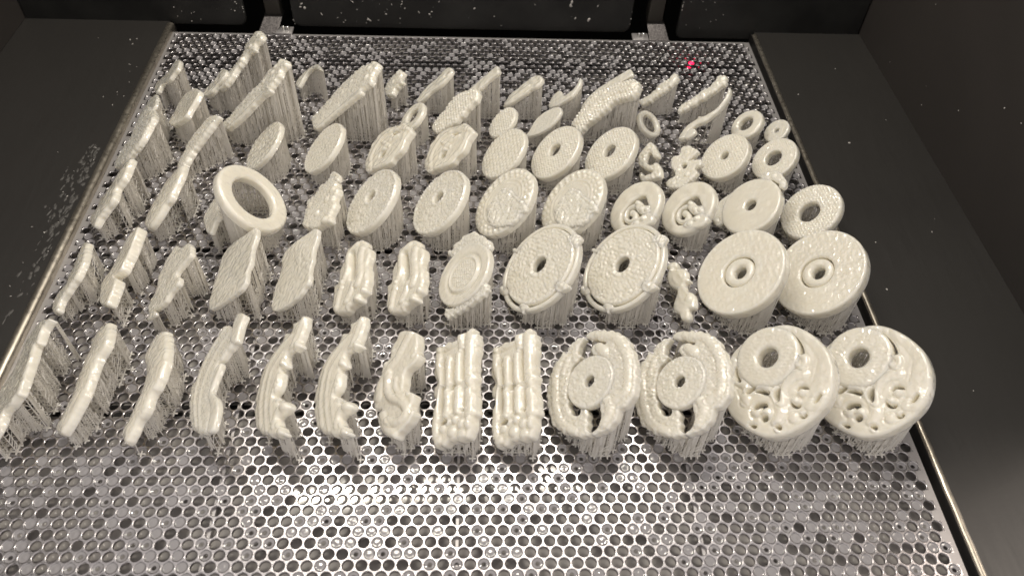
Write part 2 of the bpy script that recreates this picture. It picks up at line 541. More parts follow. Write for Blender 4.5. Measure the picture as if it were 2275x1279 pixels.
# ------------------------------------------------------------------ printed pieces
PIECES = [
{'id': 'A1', 'name': 'printed_bar', 'label': 'long thick smooth bar cut by the left picture edge, leftmost of the front row', 'cat': 'bar', 'group': 'printed bars and blades on the plate', 'O': [25.1, -447.6, 28.4], 'n': [-0.6867, -0.048, 0.7254], 'web': 0.3, 'b': [{'n': 'carved_body', 't': 6, 'dz': 0, 'o': [-35.6, 18.7, -41.7, 6.3, -37.7, -2.9, -30.9, -10.3, -23.5, -8.2, -11.5, -10.8, -1.1, -22.2, 9.6, -26.1, 25.1, -28.1, 34.7, -24.5, 41.8, -13.1, 37.8, -2.9, 30.5, 0.0, 24.8, 0.5, 24.3, 7.7, 21.5, 13.9, 18.0, 17.1, -7.1, 15.1, -17.7, 12.9, -18.3, 16.7, -29.6, 16.7, -32.1, 23.6], 'rel': ('scroll', 0.6, 0.16), 're': 1.8, 'ro': 0.6}]},
{'id': 'A2', 'name': 'blade_shaped_bar', 'label': 'smooth pale blade bar with rounded top, second from left in the front row', 'cat': 'blade', 'group': 'printed bars and blades on the plate', 'O': [65.3, -442.7, 25.2], 'n': [-0.6867, -0.048, 0.7254], 'web': 0.2, 'b': [{'n': 'carved_body', 't': 4.5, 'dz': -1.5, 'o': [-38.4, 4.4, -37.8, -2.7, -34.9, -5.9, -32.7, -11.3, -21.8, -8.5, -15.6, -11.8, -3.1, -13.5, 9.7, -13.9, 19.6, -19.2, 28.6, -24.0, 37.1, -15.5, 37.4, -7.4, 21.8, 5.0, 16.3, 7.4, -4.9, 9.8, -14.5, 17.4, -33.9, 11.9], 'rel': ('scroll', 0.5, 0.12), 're': 2.2, 'ro': 0.7, 'dm': 2.4}]},
{'id': 'A3', 'name': 'blade_shaped_bar', 'label': 'slightly wavy pale blade bar, third from left in the front row', 'cat': 'blade', 'group': 'printed bars and blades on the plate', 'O': [105.2, -451.3, 23.8], 'n': [-0.6867, -0.048, 0.7254], 'web': 0.2, 'b': [{'n': 'carved_body', 't': 4.5, 'dz': -1.5, 'o': [-44.7, -1.2, -44.0, -8.8, -38.4, -14.6, -29.4, -16.4, -19.6, -9.9, -9.0, -6.7, 1.3, -7.6, 6.9, -11.3, 13.7, -14.3, 21.8, -20.9, 28.3, -19.0, 35.7, -12.4, 32.5, -6.4, 25.3, -2.9, 19.7, 5.4, 10.7, 6.7, 5.5, 12.8, -3.4, 16.0, -14.2, 16.3, -29.0, 12.0, -40.5, 6.3], 'rel': ('scroll', 0.5, 0.12), 're': 2.2, 'ro': 0.8, 'dm': 2.4}]},
{'id': 'A4', 'name': 'printed_dagger', 'label': 'dagger shaped blade with square handle tip standing up, fourth from left in the front row', 'cat': 'dagger', 'group': 'printed bars and blades on the plate', 'O': [147.7, -445.2, 27.9], 'n': [-0.6867, -0.048, 0.7254], 'web': 0.4, 'b': [{'n': 'carved_body', 't': 4.5, 'dz': 0, 'o': [-38.1, 2.4, -39.7, -1.2, -35.2, -5.7, -30.4, -11.8, -26.8, -15.7, -18.5, -21.6, -10.9, -24.3, -4.4, -28.9, 7.1, -27.8, 20.7, -23.6, 30.4, -18.3, 38.4, -9.8, 42.1, 0.3, 33.2, 2.3, 23.6, 1.2, 12.4, -2.6, 7.6, -1.6, -5.9, -0.5, -9.4, 3.3, -14.0, 12.9, -18.5, 15.0, -31.6, 10.4], 's': [[[-34.3, 1.8, -28.5, -6.4, -19.9, -13.8, -6.2, -19.7, 11.3, -19.3, 32.6, -11.5], 1.6, 0.8], [[-27.0, 8.3, -19.6, -0.9, -11.2, -8.2, 1.9, -12.5, 17.0, -12.2, 36.3, -5.9], 1.4, 0.7], [[-23.1, 2.9, -14.7, -4.4, -5.4, -9.8], 1.2, 0.6]], 'rel': ('scroll', 0.8, 0.3), 're': 2, 'ro': 0.9, 'dm': 1.0}, {'n': 'handle', 't': 5, 'dz': 1.0, 'o': [-40.0, 16.2, -35.7, 12.5, -27.0, 11.4, -18.7, 11.8, -14.6, 18.9, -20.4, 20.6, -26.8, 21.5, -33.5, 23.9]}, {'n': 'spine', 't': 4, 'dz': 1.2, 'o': [-5.1, -0.0, -5.4, 5.3, -0.9, 5.7, 4.3, 3.2, 10.6, 1.0, 14.5, 0.6, 22.4, 8.0, 31.4, 11.8, 39.2, 11.6, 46.0, 9.8, 44.0, 3.4, 35.1, 3.2, 26.7, 2.4, 15.9, -2.9, 7.5, -2.9, 0.6, -1.6]}]},
{'id': 'A5', 'name': 'blade_shaped_bar', 'label': 'curved toothed blade with angular tail tip, right beside the dagger shaped blade', 'cat': 'blade', 'group': 'printed bars and blades on the plate', 'O': [188.6, -446.7, 25.7], 'n': [-0.6867, -0.048, 0.7254], 'web': 0.42, 'b': [{'n': 'carved_body', 't': 5, 'dz': 0, 'o': [-40.5, 17.1, -36.0, 21.7, -25.8, 18.9, -19.8, 16.3, -14.9, 17.6, -15.4, 12.2, -19.1, 3.8, -13.9, 2.6, -7.6, 3.9, -8.0, -1.6, -3.1, -0.2, 4.8, -0.3, 9.4, -4.9, 11.3, -5.3, 15.7, 0.8, 24.2, 11.2, 28.1, 12.4, 29.1, 6.8, 30.0, 2.0, 34.0, 2.7, 39.8, 7.2, 45.8, 10.6, 44.0, 2.7, 38.5, -7.3, 31.2, -17.9, 24.8, -22.5, 16.7, -25.5, 1.0, -27.2, -8.3, -25.5, -17.4, -22.9, -23.3, -18.2, -28.0, -11.2, -30.6, -5.2, -36.5, -1.2, -34.2, 5.5, -40.0, 6.1, -39.9, 11.6], 'h': [[19.1, -0.0, 18.8, 1.3, 20.8, 2.9, 21.2, 1.6]], 's': [[[-29.2, 7.6, -24.9, -5.7, -15.4, -15.4, -2.8, -18.8, 11.1, -19.0, 28.0, -15.8], 2.0, 0.7], [[-20.0, -0.8, -10.6, -10.4, 2.2, -13.0, 14.1, -12.9, 35.1, -8.5], 1.6, 0.6], [[-5.8, -1.3, 3.9, -5.8, 12.8, -7.7, 31.8, -3.8], 1.5, 0.5], [[-37.8, 18.8, -28.3, 14.5, -21.3, 10.0, -16.0, 2.6], 1.8, 0.8], [[-2.1, -2.1, 5.1, -3.6], 2, 1.0], [[22.8, 4.5, 27.1, -0.0, 34.8, -1.4], 2.5, 1.0]], 'b': [[-18.8, 14.4, 3, 1.4], [-12.0, 0.5, 3, 1.4], [0.9, -0.2, 3, 1.2], [8.3, -3.1, 2.6, 1.2], [24.7, 7.4, 4, 2], [35.5, 3.9, 3.4, 1.4], [42.0, 6.2, 3, 1.2]], 'rel': ('scroll', 0.55, 0.3), 're': 2.2, 'ro': 1.3, 'dm': 1.2}]},
{'id': 'A6', 'name': 'blade_shaped_bar', 'label': 'curved toothed blade with angular tail tip, right one of the matching pair beside the dragon', 'cat': 'blade', 'group': 'printed bars and blades on the plate', 'copy': 'A5', 'O': [226.5, -446.7, 25.7]},
{'id': 'A7', 'name': 'printed_dragon', 'label': 'plump dragon with raised S shaped body, left of the two square lattice plaques', 'cat': 'dragon', 'group': 'printed carved plaques on the plate', 'O': [262.4, -451.3, 24.2], 'n': [-0.6867, -0.048, 0.7254], 'web': 0.5, 'b': [{'n': 'carved_body', 't': 7, 'dz': 0, 'o': [-42.2, 2.2, -38.8, 9.8, -32.8, 17.2, -25.4, 18.9, -17.7, 17.5, -13.6, 19.2, -9.5, 15.5, -8.7, 9.4, -5.6, 5.8, 0.1, 5.1, 5.7, 4.5, 9.1, 9.2, 13.4, 13.9, 17.9, 13.2, 20.8, 11.4, 26.6, 13.6, 30.4, 10.1, 32.8, 5.4, 34.2, 0.8, 37.2, -2.7, 33.5, -8.6, 27.0, -14.7, 17.6, -18.6, 12.0, -18.1, 10.6, -15.1, 7.5, -21.4, -2.6, -23.6, -9.9, -21.9, -13.8, -17.4, -19.1, -15.6, -24.5, -13.8, -25.6, -8.0, -33.2, -6.2, -37.2, -1.7], 's': [[[-12.9, -7.9, -7.7, -9.7, -0.4, -9.3, 6.7, -5.3, 13.8, 3.2, 21.9, 7.9, 26.3, 5.5, 26.7, -1.6, 22.3, -8.8], 3.2, 2.0], [[-34.6, 12.3, -28.5, 5.9, -21.4, -0.4, -17.1, -7.9, -9.3, -16.7, 0.3, -17.8], 3.5, 1.3], [[-5.5, -1.6, 2.6, -1.6, 12.1, 5.6], 2, 1.2], [[15.1, -13.7, 26.5, -9.9, 33.9, -3.9], 3, 1.2]], 'b': [[10.9, 9.8, 2.6, 1.3], [-29.9, -4.2, 2, 0.8], [-15.3, 14.4, 2, 0.9], [-23.5, -11.8, 2.2, 0.9]], 'rel': ('scroll', 0.5, 0.25), 'ro': 0.5}]},
{'id': 'A8', 'name': 'printed_plaque', 'label': 'square openwork plaque of upright coils, left one of the matching pair in the front row', 'cat': 'plaque', 'group': 'printed carved plaques on the plate', 'O': [299.8, -449.8, 24.3], 'n': [-0.6867, -0.048, 0.7254], 'web': 0.7, 'b': [{'n': 'carved_body', 't': 7, 'dz': 0, 'o': [-36.7, 13.3, -36.1, 15.6, -34.0, 17.9, -30.2, 18.1, -27.9, 20.3, -15.6, 18.6, -10.3, 16.9, -3.7, 15.8, 3.6, 16.3, 8.4, 14.1, 12.7, 14.9, 18.2, 14.4, 27.6, 14.1, 30.7, 11.1, 35.4, 11.2, 39.4, 8.2, 42.8, 5.7, 40.7, -1.8, 38.5, -9.5, 38.1, -18.6, 34.2, -23.1, 26.6, -23.4, 18.8, -23.6, 10.1, -21.5, 5.7, -18.3, -2.0, -21.6, -6.7, -20.7, -9.2, -17.6, -15.9, -20.3, -24.9, -19.3, -36.3, -16.3, -35.4, -8.8, -35.9, -3.8, -32.8, 3.3, -37.3, 4.3, -35.2, 9.6], 'h': [[-20.2, -11.7, -19.3, -9.4, -22.0, -8.1, -23.5, -9.2, -22.6, -11.1], [1.4, -5.5, 2.6, -3.6, 0.6, -0.8, -1.1, -1.2, -1.5, -3.3], [23.2, -16.5, 23.8, -14.1, 25.0, -9.6, 23.6, -9.6, 20.9, -12.9, 21.2, -15.7], [21.3, 2.4, 22.6, 4.0, 21.4, 4.5, 20.5, 3.7], [-21.1, -10.5, -21.4, -9.0, -7.9, -9.3, -4.5, -10.7, -8.0, -11.4], [-17.5, -1.9, -17.3, -0.4, -5.2, -1.3, -2.0, -2.8, -6.2, -3.2], [-19.8, 7.3, -19.9, 9.0, -3.1, 7.5, 0.2, 6.0, -4.1, 5.6], [-1.8, -13.2, -1.8, -11.6, 12.3, -12.9, 15.4, -14.6, 11.7, -15.2], [4.4, -4.1, 4.5, -2.6, 16.0, -3.5, 19.3, -5.1, 15.5, -5.6], [8.7, 5.2, 8.6, 6.9, 19.7, 5.8, 20.5, 4.7, 18.8, 4.0]], 's': [[[-33.0, -13.3, -19.0, -14.4, -7.4, -12.2, 1.6, -14.5, 11.0, -17.6, 20.8, -19.6, 29.8, -20.6], 3, 1.8], [[-21.5, -5.3, -10.3, -6.0, -2.4, -6.5], 3.2, 1.8], [[-20.4, 4.3, -11.7, 3.0, -1.1, 1.7], 3.2, 2], [[-30.3, 15.2, -19.7, 13.1, -8.7, 12.2, 2.9, 11.2], 3.8, 2], [[2.6, -8.6, 12.5, -8.6, 20.2, -10.8], 3.0, 1.8], [[5.6, 1.2, 13.0, 0.1, 20.4, -0.4], 3.2, 1.8], [[11.4, 10.5, 20.0, 10.3, 27.9, 9.1], 3.6, 2], [[-33.6, -11.4, -32.0, -2.8, -32.5, 5.7], 3.5, 1.6], [[-35.4, 8.4, -26.7, 6.5, -22.9, 7.4], 2.5, 1.5]], 'b': [[24.7, -9.3, 2.6, 2.2], [26.1, -2.5, 3, 2.2], [31.1, 2.2, 3.4, 2], [33.3, 8.7, 4, 2.4], [27.4, -13.5, 3, 1.6], [32.9, -5.8, 4, 2], [38.2, 1.7, 3.5, 1.4], [33.6, -18.4, 3.5, 1.4], [-2.3, 12.8, 3, 1.2], [5.4, 12.1, 3.4, 1.6], [-31.5, -11.5, 3, 1.2], [-32.7, -4.0, 3, 1.2]], 'rel': ('scroll', 0.5, 0.3), 're': 2.4, 'ro': 1.6, 'hs': 0.7}]},
{'id': 'A9', 'name': 'printed_plaque', 'label': 'square openwork plaque of upright coils, right one of the matching pair beside the openwork discs', 'cat': 'plaque', 'group': 'printed carved plaques on the plate', 'copy': 'A8', 'O': [338.0, -449.9, 24.3]},
{'id': 'A10', 'name': 'printed_openwork_disc', 'label': 'openwork disc of two dragons round a pierced disc, beside the square coil plaque', 'cat': 'disc', 'group': 'printed discs and rings on the plate', 'O': [385.0, -454.2, 31.5], 'n': [-0.6867, -0.048, 0.7254], 'web': 0.75, 'b': [{'n': 'dragon', 't': 6, 'dz': 0, 'o': [-35.5, 1.8, -36.9, -3.4, -35.4, -10.4, -31.3, -12.9, -34.0, -16.7, -30.2, -18.7, -28.9, -24.0, -23.7, -28.3, -17.3, -32.2, -10.2, -34.7, -0.4, -35.6, 8.9, -34.9, 15.3, -33.8, 21.2, -29.4, 25.7, -24.8, 31.8, -16.6, 34.2, -9.9, 35.7, -4.7, 33.7, -5.8, 31.5, -8.4, 27.1, -8.0, 22.5, -6.9, 20.1, -5.9, 16.3, -6.9, 14.2, -10.1, 16.4, -11.0, 17.6, -13.9, 14.2, -18.0, 6.4, -19.0, -0.2, -19.1, -7.2, -17.0, -15.7, -13.5, -20.2, -8.3, -21.9, -3.6, -27.0, -5.1, -31.1, -2.9], 's': [[[-31.2, -14.6, -21.4, -24.2, -7.6, -27.7, 6.8, -29.0, 17.7, -26.6, 27.6, -17.9], 3, 1.0], [[-26.1, -13.2, -16.8, -19.4], 2, 1]], 'rel': ('scroll', 1.1, 0.28), 'ro': 1.4}, {'n': 'dragon', 't': 6, 'dz': 0, 'o': [-36.3, 4.2, -36.3, 10.7, -32.2, 16.3, -33.5, 17.6, -30.3, 19.9, -27.4, 24.8, -22.4, 28.8, -16.4, 32.5, -6.9, 34.2, 3.2, 34.3, 12.8, 32.3, 20.8, 29.5, 24.9, 26.6, 27.8, 21.1, 28.1, 16.2, 32.2, 13.3, 35.0, 9.8, 36.7, 4.5, 35.6, -5.6, 33.7, -6.3, 32.9, -1.6, 29.6, 1.3, 24.9, 3.1, 19.4, 3.3, 14.9, 2.7, 13.6, 6.0, 11.9, 10.4, 6.9, 13.8, -2.2, 15.3, -7.3, 15.3, -11.9, 11.4, -17.6, 6.8, -22.3, 5.1, -25.9, 8.0, -25.4, 11.7, -21.8, 16.2, -22.9, 17.0, -27.1, 12.0, -30.0, 8.3, -33.8, 3.7], 's': [[[-30.7, 12.8, -23.2, 23.8, -7.5, 29.4, 6.6, 28.1, 18.6, 23.3, 21.3, 13.8], 3, 1.0], [[-21.6, 11.9, -15.7, 14.9], 3.5, 1.6], [[18.2, 9.5, 25.9, 9.8, 32.1, 3.5], 3, 1.4]], 'rel': ('scroll', 1.1, 0.28), 'ro': 1.4}, {'n': 'pierced_disc', 't': 5, 'dz': 1.2, 'c': [-0.0, 0.6, 18.1], 'hc': [[-0.6, 0.1, 3.9]], 'rel': ('scroll', 0.9, 0.26), 'rim': (1.4, 0.5)}]},
{'id': 'A11', 'name': 'printed_openwork_disc', 'label': 'openwork disc of two dragons round a pierced disc, beside the big swirl disc', 'cat': 'disc', 'group': 'printed discs and rings on the plate', 'copy': 'A10', 'O': [443.0, -454.6, 31.5]},
{'id': 'A12', 'name': 'printed_swirl_disc', 'label': 'big glossy swirl disc with offset ring, between an openwork disc and its twin', 'cat': 'disc', 'group': 'printed discs and rings on the plate', 'O': [505.5, -454.9, 32.9], 'n': [-0.6867, -0.048, 0.7254], 'web': 0.95, 'b': [{'n': 'swirl_body', 't': 8, 'dz': 0, 'o': [-37.2, 17.2, -31.6, 24.2, -23.5, 30.1, -14.3, 34.3, -4.1, 37.0, 6.3, 36.4, 13.4, 34.3, 21.3, 29.9, 26.8, 25.0, 30.3, 20.1, 33.0, 13.6, 35.0, 5.5, 35.8, -4.1, 34.4, -13.1, 30.7, -20.5, 23.3, -27.9, 14.2, -34.0, 5.2, -37.4, -2.5, -37.6, -6.0, -35.9, -10.5, -31.8, -20.3, -29.1, -30.1, -25.9, -35.6, -21.2, -39.0, -12.5, -40.8, -2.3, -40.1, 7.9], 'hc': [[-20.1, -0.4, 6.9]], 'h': [[-28.3, 20.0, -23.1, 22.1, -16.8, 23.2, -10.5, 22.5, -11.3, 20.2, -16.4, 20.9, -22.1, 20.8], [-22.7, -22.9, -17.3, -23.3, -11.8, -22.5, -13.9, -24.4, -19.1, -24.6], [-2.7, -21.3, -3.9, -16.8, -2.6, -14.7, -1.2, -18.9], [-0.5, -15.4, 0.8, -11.3, 5.1, -7.3, 5.1, -9.3, 1.9, -12.7], [8.3, -4.4, 4.9, -0.2, 9.4, -1.4, 13.5, -3.6], [9.1, -20.3, 7.8, -18.2, 8.3, -14.9, 10.6, -11.8, 12.7, -11.9, 13.2, -14.2, 11.3, -15.4, 12.1, -17.1, 11.4, -19.4], [18.4, -17.8, 17.9, -15.6, 19.8, -13.6, 21.5, -14.9, 21.0, -17.2], [19.5, -26.3, 20.0, -24.3, 22.2, -22.8, 22.4, -24.6], [11.2, 9.8, 9.8, 12.4, 10.8, 15.1, 13.6, 16.6, 13.1, 14.7, 11.8, 13.1, 12.4, 11.2], [17.0, 3.4, 19.0, 4.2, 20.7, 5.6, 21.7, 8.3, 22.7, 6.8, 21.5, 4.4, 19.1, 3.1], [28.0, -11.0, 28.3, -8.6, 30.1, -8.0, 31.1, -9.1, 29.6, -10.0], [28.2, 5.7, 29.2, 7.6, 28.2, 9.1, 29.6, 9.5, 30.5, 7.6, 29.6, 5.9], [23.7, 16.9, 22.1, 19.1, 21.0, 21.8, 22.2, 21.9, 24.1, 19.2]], 's': [[[-3.6, -20.5, -5.3, -16.3, -2.9, -9.0, 3.2, -3.1], 1.3, -1.8], [[15.2, -3.2, 7.5, -0.9, 1.8, 3.5, -1.2, 8.8], 1.2, -1.8], [[9.0, -22.1, 5.8, -20.0, 5.0, -15.7, 8.0, -10.7, 13.1, -8.5], 1.8, -2.0], [[11.9, 3.5, 8.3, 6.8, 7.6, 11.4], 1.4, -1.4], [[3.5, -23.6, -0.6, -21.0, -1.8, -15.5, 0.5, -9.2, 6.1, -4.1, 13.8, -2.9, 21.1, -4.8, 25.2, -8.9], 4.2, 1.8], [[14.6, -1.3, 7.5, 1.1, 3.2, 5.5, 1.4, 11.7, 3.5, 17.6], 4, 1.3], [[-24.0, 31.2, -9.4, 35.3, 4.7, 33.6, 15.5, 26.6, 19.0, 21.6], 7, 0.8], [[-5.8, -33.4, 3.3, -32.6, 14.0, -27.9], 6, 1.0], [[24.3, 14.1, 26.7, 17.8, 26.3, 22.0], 4, 1.2], [[-10.8, 20.0, -7.1, 21.8, -3.5, 21.5, -1.4, 18.5, -4.2, 16.3], 2.2, 1.6], [[-28.7, -23.4, -19.4, -27.4, -9.1, -29.1], 3, 0.8], [[-11.8, -23.5, -8.0, -20.6, -3.8, -19.9], 3.2, 1.8], [[24.9, -1.1, 29.5, -1.9, 32.1, 1.9, 30.3, 4.9], 1.2, -1.2]], 'b': [[13.1, -19.0, 4, 2.4], [17.7, -12.9, 4.2, 2.6], [14.4, 12.9, 3.6, 2.6], [18.5, 6.4, 3.8, 2.4], [30.4, -10.2, 2.6, 1.6], [28.3, 7.5, 2.6, 1.4], [28.0, 1.7, 3.6, 1.4], [4.5, -2.6, 2.4, 1.2]], 'rel': ('smooth', 0.25, 0.1), 're': 2.2, 'hs': 0.66}, {'n': 'ring', 't': 8, 'dz': 1.6, 'c': [-19.5, 0.0, 22.1], 'hc': [[-19.0, 0.1, 6.9]], 'rel': ('noise', 0.15, 0.5), 're': 2.5}]},
{'id': 'A13', 'name': 'printed_swirl_disc', 'label': 'big glossy swirl disc with offset ring, the twin nearest the right deck', 'cat': 'disc', 'group': 'printed discs and rings on the plate', 'copy': 'A12', 'O': [566.4, -455.1, 32.9]},
{'id': 'B1', 'name': 'printed_bar', 'label': 'thin knobbly bar close to the left plate edge, leftmost of the second row', 'cat': 'bar', 'group': 'printed bars and blades on the plate', 'O': [25.5, -357.0, 20.7], 'n': [-0.6867, -0.048, 0.7254], 'web': 0.2, 'b': [{'n': 'carved_body', 't': 4.5, 'dz': 0, 'o': [-30.5, 6.1, -31.2, 1.3, -26.7, -0.5, -18.8, -1.5, -10.0, -0.8, -4.7, -5.0, 3.9, -4.3, 4.9, -12.9, 10.2, -17.0, 18.5, -16.2, 28.0, -8.2, 29.1, -2.3, 19.8, -2.9, 15.7, 2.8, 11.6, 7.4, 8.5, 12.6, 1.2, 15.7, -9.6, 15.8, -27.1, 10.0], 'rel': ('scroll', 0.6, 0.2), 're': 2.0, 'ro': 1.2, 'dm': 1.2}]},
{'id': 'B2', 'name': 'printed_bar', 'label': 'stepped square edged bar between the thin knobbly bar and the broken shell', 'cat': 'bar', 'group': 'printed bars and blades on the plate', 'O': [55.9, -347.2, 23.5], 'n': [-0.6867, -0.048, 0.7254], 'web': 0.4, 'b': [{'n': 'carved_body', 't': 7.5, 'dz': 0, 'o': [-28.6, 12.8, -27.4, 5.5, -24.1, 0.0, -17.7, -3.1, -13.4, -5.2, -8.2, -7.7, -2.9, -10.2, -0.7, -15.2, 3.6, -21.1, 13.6, -18.2, 27.9, -12.2, 38.4, 1.4, 31.7, 3.9, 18.3, 5.3, 9.3, -2.3, 10.5, 7.4, 4.4, 10.5, -3.7, 14.6, -14.0, 16.0, -24.8, 17.3], 'rel': ('scroll', 0.4, 0.15), 'ro': 0.4}]},
{'id': 'B3', 'name': 'printed_shell', 'label': 'broken shell like fragment with two raised prongs, left of the two leaf shaped plaques', 'cat': 'shell', 'group': 'printed carved plaques on the plate', 'O': [96.5, -359.4, 25.5], 'n': [-0.6867, -0.048, 0.7254], 'web': 0.42, 'b': [{'n': 'carved_body', 't': 4, 'dz': 0, 'o': [-32.9, -4.3, -24.0, 5.1, -22.5, 10.1, -20.3, 17.1, -11.6, 22.5, -3.7, 24.0, -1.3, 17.8, 1.1, 11.5, 4.1, 8.1, 11.3, 14.8, 17.2, 15.9, 18.7, 10.3, 20.9, 5.8, 24.8, 1.9, 25.5, -4.9, 23.2, -14.8, 22.9, -19.4, 13.7, -23.9, 8.1, -22.3, 0.4, -17.8, -12.3, -20.6, -18.3, -17.2, -26.3, -14.3, -28.6, -9.5], 'rel': ('scroll', 0.7, 0.15), 'ro': 0.8}]},
{'id': 'B3b', 'name': 'support_stub', 'label': 'small lone dome of bare supports with a nub on top, below the broken shell', 'cat': 'stub', 'group': 'small printed hooks, rods and dragons on the plate', 'O': [88.9, -388.5, 17.3], 'n': [-0.6867, -0.048, 0.7254], 'web': 0.6, 'b': [{'n': 'nub', 't': 2.5, 'dz': 0, 'o': [-4.4, -4.3, -4.3, -0.7, -0.8, 4.6, 3.4, 6.9, 3.4, 2.2, 2.3, -2.7, 0.2, -6.2], 'rel': ('smooth', 0.2, 0.3)}]},
{'id': 'B4', 'name': 'printed_leaf', 'label': 'flat leaf shaped plaque with pointed top, left one of the two in the second row', 'cat': 'leaf', 'group': 'printed carved plaques on the plate', 'O': [139.7, -354.0, 26.6], 'n': [-0.6867, -0.048, 0.7254], 'web': 0.4, 'b': [{'n': 'carved_body', 't': 3.5, 'dz': 0, 'o': [-27.3, 19.2, -23.5, 23.3, -15.5, 24.0, -5.1, 21.1, 7.8, 22.1, 13.9, 19.3, 23.2, 19.6, 27.6, 16.5, 28.6, 10.3, 27.7, -3.2, 26.2, -13.7, 23.2, -22.7, 15.3, -27.0, 5.1, -26.2, -5.3, -25.5, -14.4, -22.5, -25.3, -21.6, -31.4, -15.9, -32.5, -7.2, -30.3, 3.9], 'rel': ('scroll', 0.4, 0.08), 're': 0.9, 'ro': 0.6}]},
{'id': 'B5', 'name': 'printed_leaf', 'label': 'flat leaf shaped plaque with scalloped right edge, beside the tall lumpy slit plaque', 'cat': 'leaf', 'group': 'printed carved plaques on the plate', 'O': [183.8, -353.6, 26.4], 'n': [-0.6867, -0.048, 0.7254], 'web': 0.4, 'b': [{'n': 'carved_body', 't': 3.5, 'dz': 0, 'o': [-28.8, 17.6, -23.2, 21.7, -14.9, 21.3, -5.9, 18.3, 2.5, 18.5, 11.8, 16.4, 17.9, 17.6, 22.7, 16.9, 25.9, 11.9, 29.3, 6.3, 29.7, -6.1, 27.0, -17.7, 21.7, -25.2, 12.9, -26.7, 1.7, -25.2, -6.9, -21.6, -17.0, -19.8, -25.0, -21.1, -31.1, -15.2, -31.7, -1.7, -30.1, 8.5], 'rel': ('scroll', 0.4, 0.08), 're': 0.9, 'ro': 0.7}]},
{'id': 'B6', 'name': 'printed_plaque', 'label': 'tall lumpy plaque with a long central slit, beside the scalloped leaf plaque', 'cat': 'plaque', 'group': 'printed carved plaques on the plate', 'O': [224.2, -358.9, 23.8], 'n': [-0.6867, -0.048, 0.7254], 'web': 0.7, 'b': [{'n': 'carved_body', 't': 6.5, 'dz': 0, 'o': [-34.1, 6.4, -28.4, 12.1, -23.4, 13.1, -18.2, 16.4, -10.5, 17.4, -5.6, 14.5, 2.0, 15.6, 11.6, 15.9, 15.9, 14.6, 21.1, 13.7, 22.0, 9.0, 26.4, 8.9, 25.4, 3.2, 25.5, -2.7, 27.5, -5.6, 24.3, -14.9, 18.8, -20.8, 11.6, -22.9, 2.7, -22.1, -6.8, -22.1, -7.8, -17.4, -18.5, -16.6, -25.9, -10.7, -34.7, -8.8, -34.3, 0.0], 'h': [[-1.5, -4.1, -9.5, -3.3, -24.3, -3.2, -24.4, -0.4, -9.0, 1.5, -0.6, 1.4, 1.6, -1.4]], 's': [[[-30.4, 3.4, -26.9, -5.9, -13.2, -6.7, -3.5, -10.7], 3, 1.6], [[-22.4, 8.5, -10.4, 7.5, 2.3, 8.1, 9.9, 5.4], 3.5, 1.8], [[-1.7, -12.2, 7.5, -14.6, 16.5, -17.1], 3, 1.5], [[6.8, 0.7, 13.0, -2.0, 18.2, -6.2], 3, 1.5]], 'b': [[22.9, 5.3, 3.5, 2], [-21.3, 10.1, 3, 1.4], [17.9, -17.0, 3, 1.2], [19.3, 11.8, 2.6, 1.4], [2.6, -11.9, 2.4, 1.2], [23.7, -3.6, 3, 1.2]], 'rel': ('scroll', 0.5, 0.25), 're': 2.6, 'ro': 0.5}]},
{'id': 'B7', 'name': 'printed_plaque', 'label': 'tall lumpy plaque with a long central slit, beside the frilly crested disc', 'cat': 'plaque', 'group': 'printed carved plaques on the plate', 'copy': 'B6', 'O': [262.8, -358.6, 23.8]},
{'id': 'B8', 'name': 'printed_ornate_disc', 'label': 'smooth disc with sunken centre and frilly crests above and below it', 'cat': 'disc', 'group': 'printed discs and rings on the plate', 'O': [303.0, -358.0, 27.6], 'n': [-0.6867, -0.048, 0.7254], 'web': 0.8, 'b': [{'n': 'disc', 't': 5, 'dz': 0, 'c': [0.0, 0.0, 25.5], 'rel': ('cgrain', 0.7, 2.4, 1.1, 0.42), 're': 1.2, 'rg': [(0.64, 0.09, -1.0), (0.54, 0.07, 1.0), (0.97, 0.1, 0.3)]}, {'n': 'crest', 't': 4.5, 'dz': -1.5, 'o': [-30.8, -15.6, -34.8, -13.9, -32.9, -10.3, -37.1, -7.8, -36.8, -3.3, -38.1, 4.1, -34.8, 12.5, -24.2, 20.0, -15.9, 25.4, -8.9, 25.4, -9.1, 21.3, -18.2, 12.4, -24.5, 1.6, -24.5, -8.6], 'rel': ('scroll', 1.5, 0.3), 'ro': 2.2}, {'n': 'crest', 't': 4.5, 'dz': -1.5, 'o': [21.4, -22.2, 18.9, -20.0, 22.7, -11.8, 20.2, -3.3, 19.5, 3.6, 20.3, 9.0, 17.9, 17.2, 25.6, 19.1, 28.4, 13.6, 29.3, -1.3, 28.9, -12.2, 27.7, -20.5], 'rel': ('scroll', 1.5, 0.3), 'ro': 2.2}]},
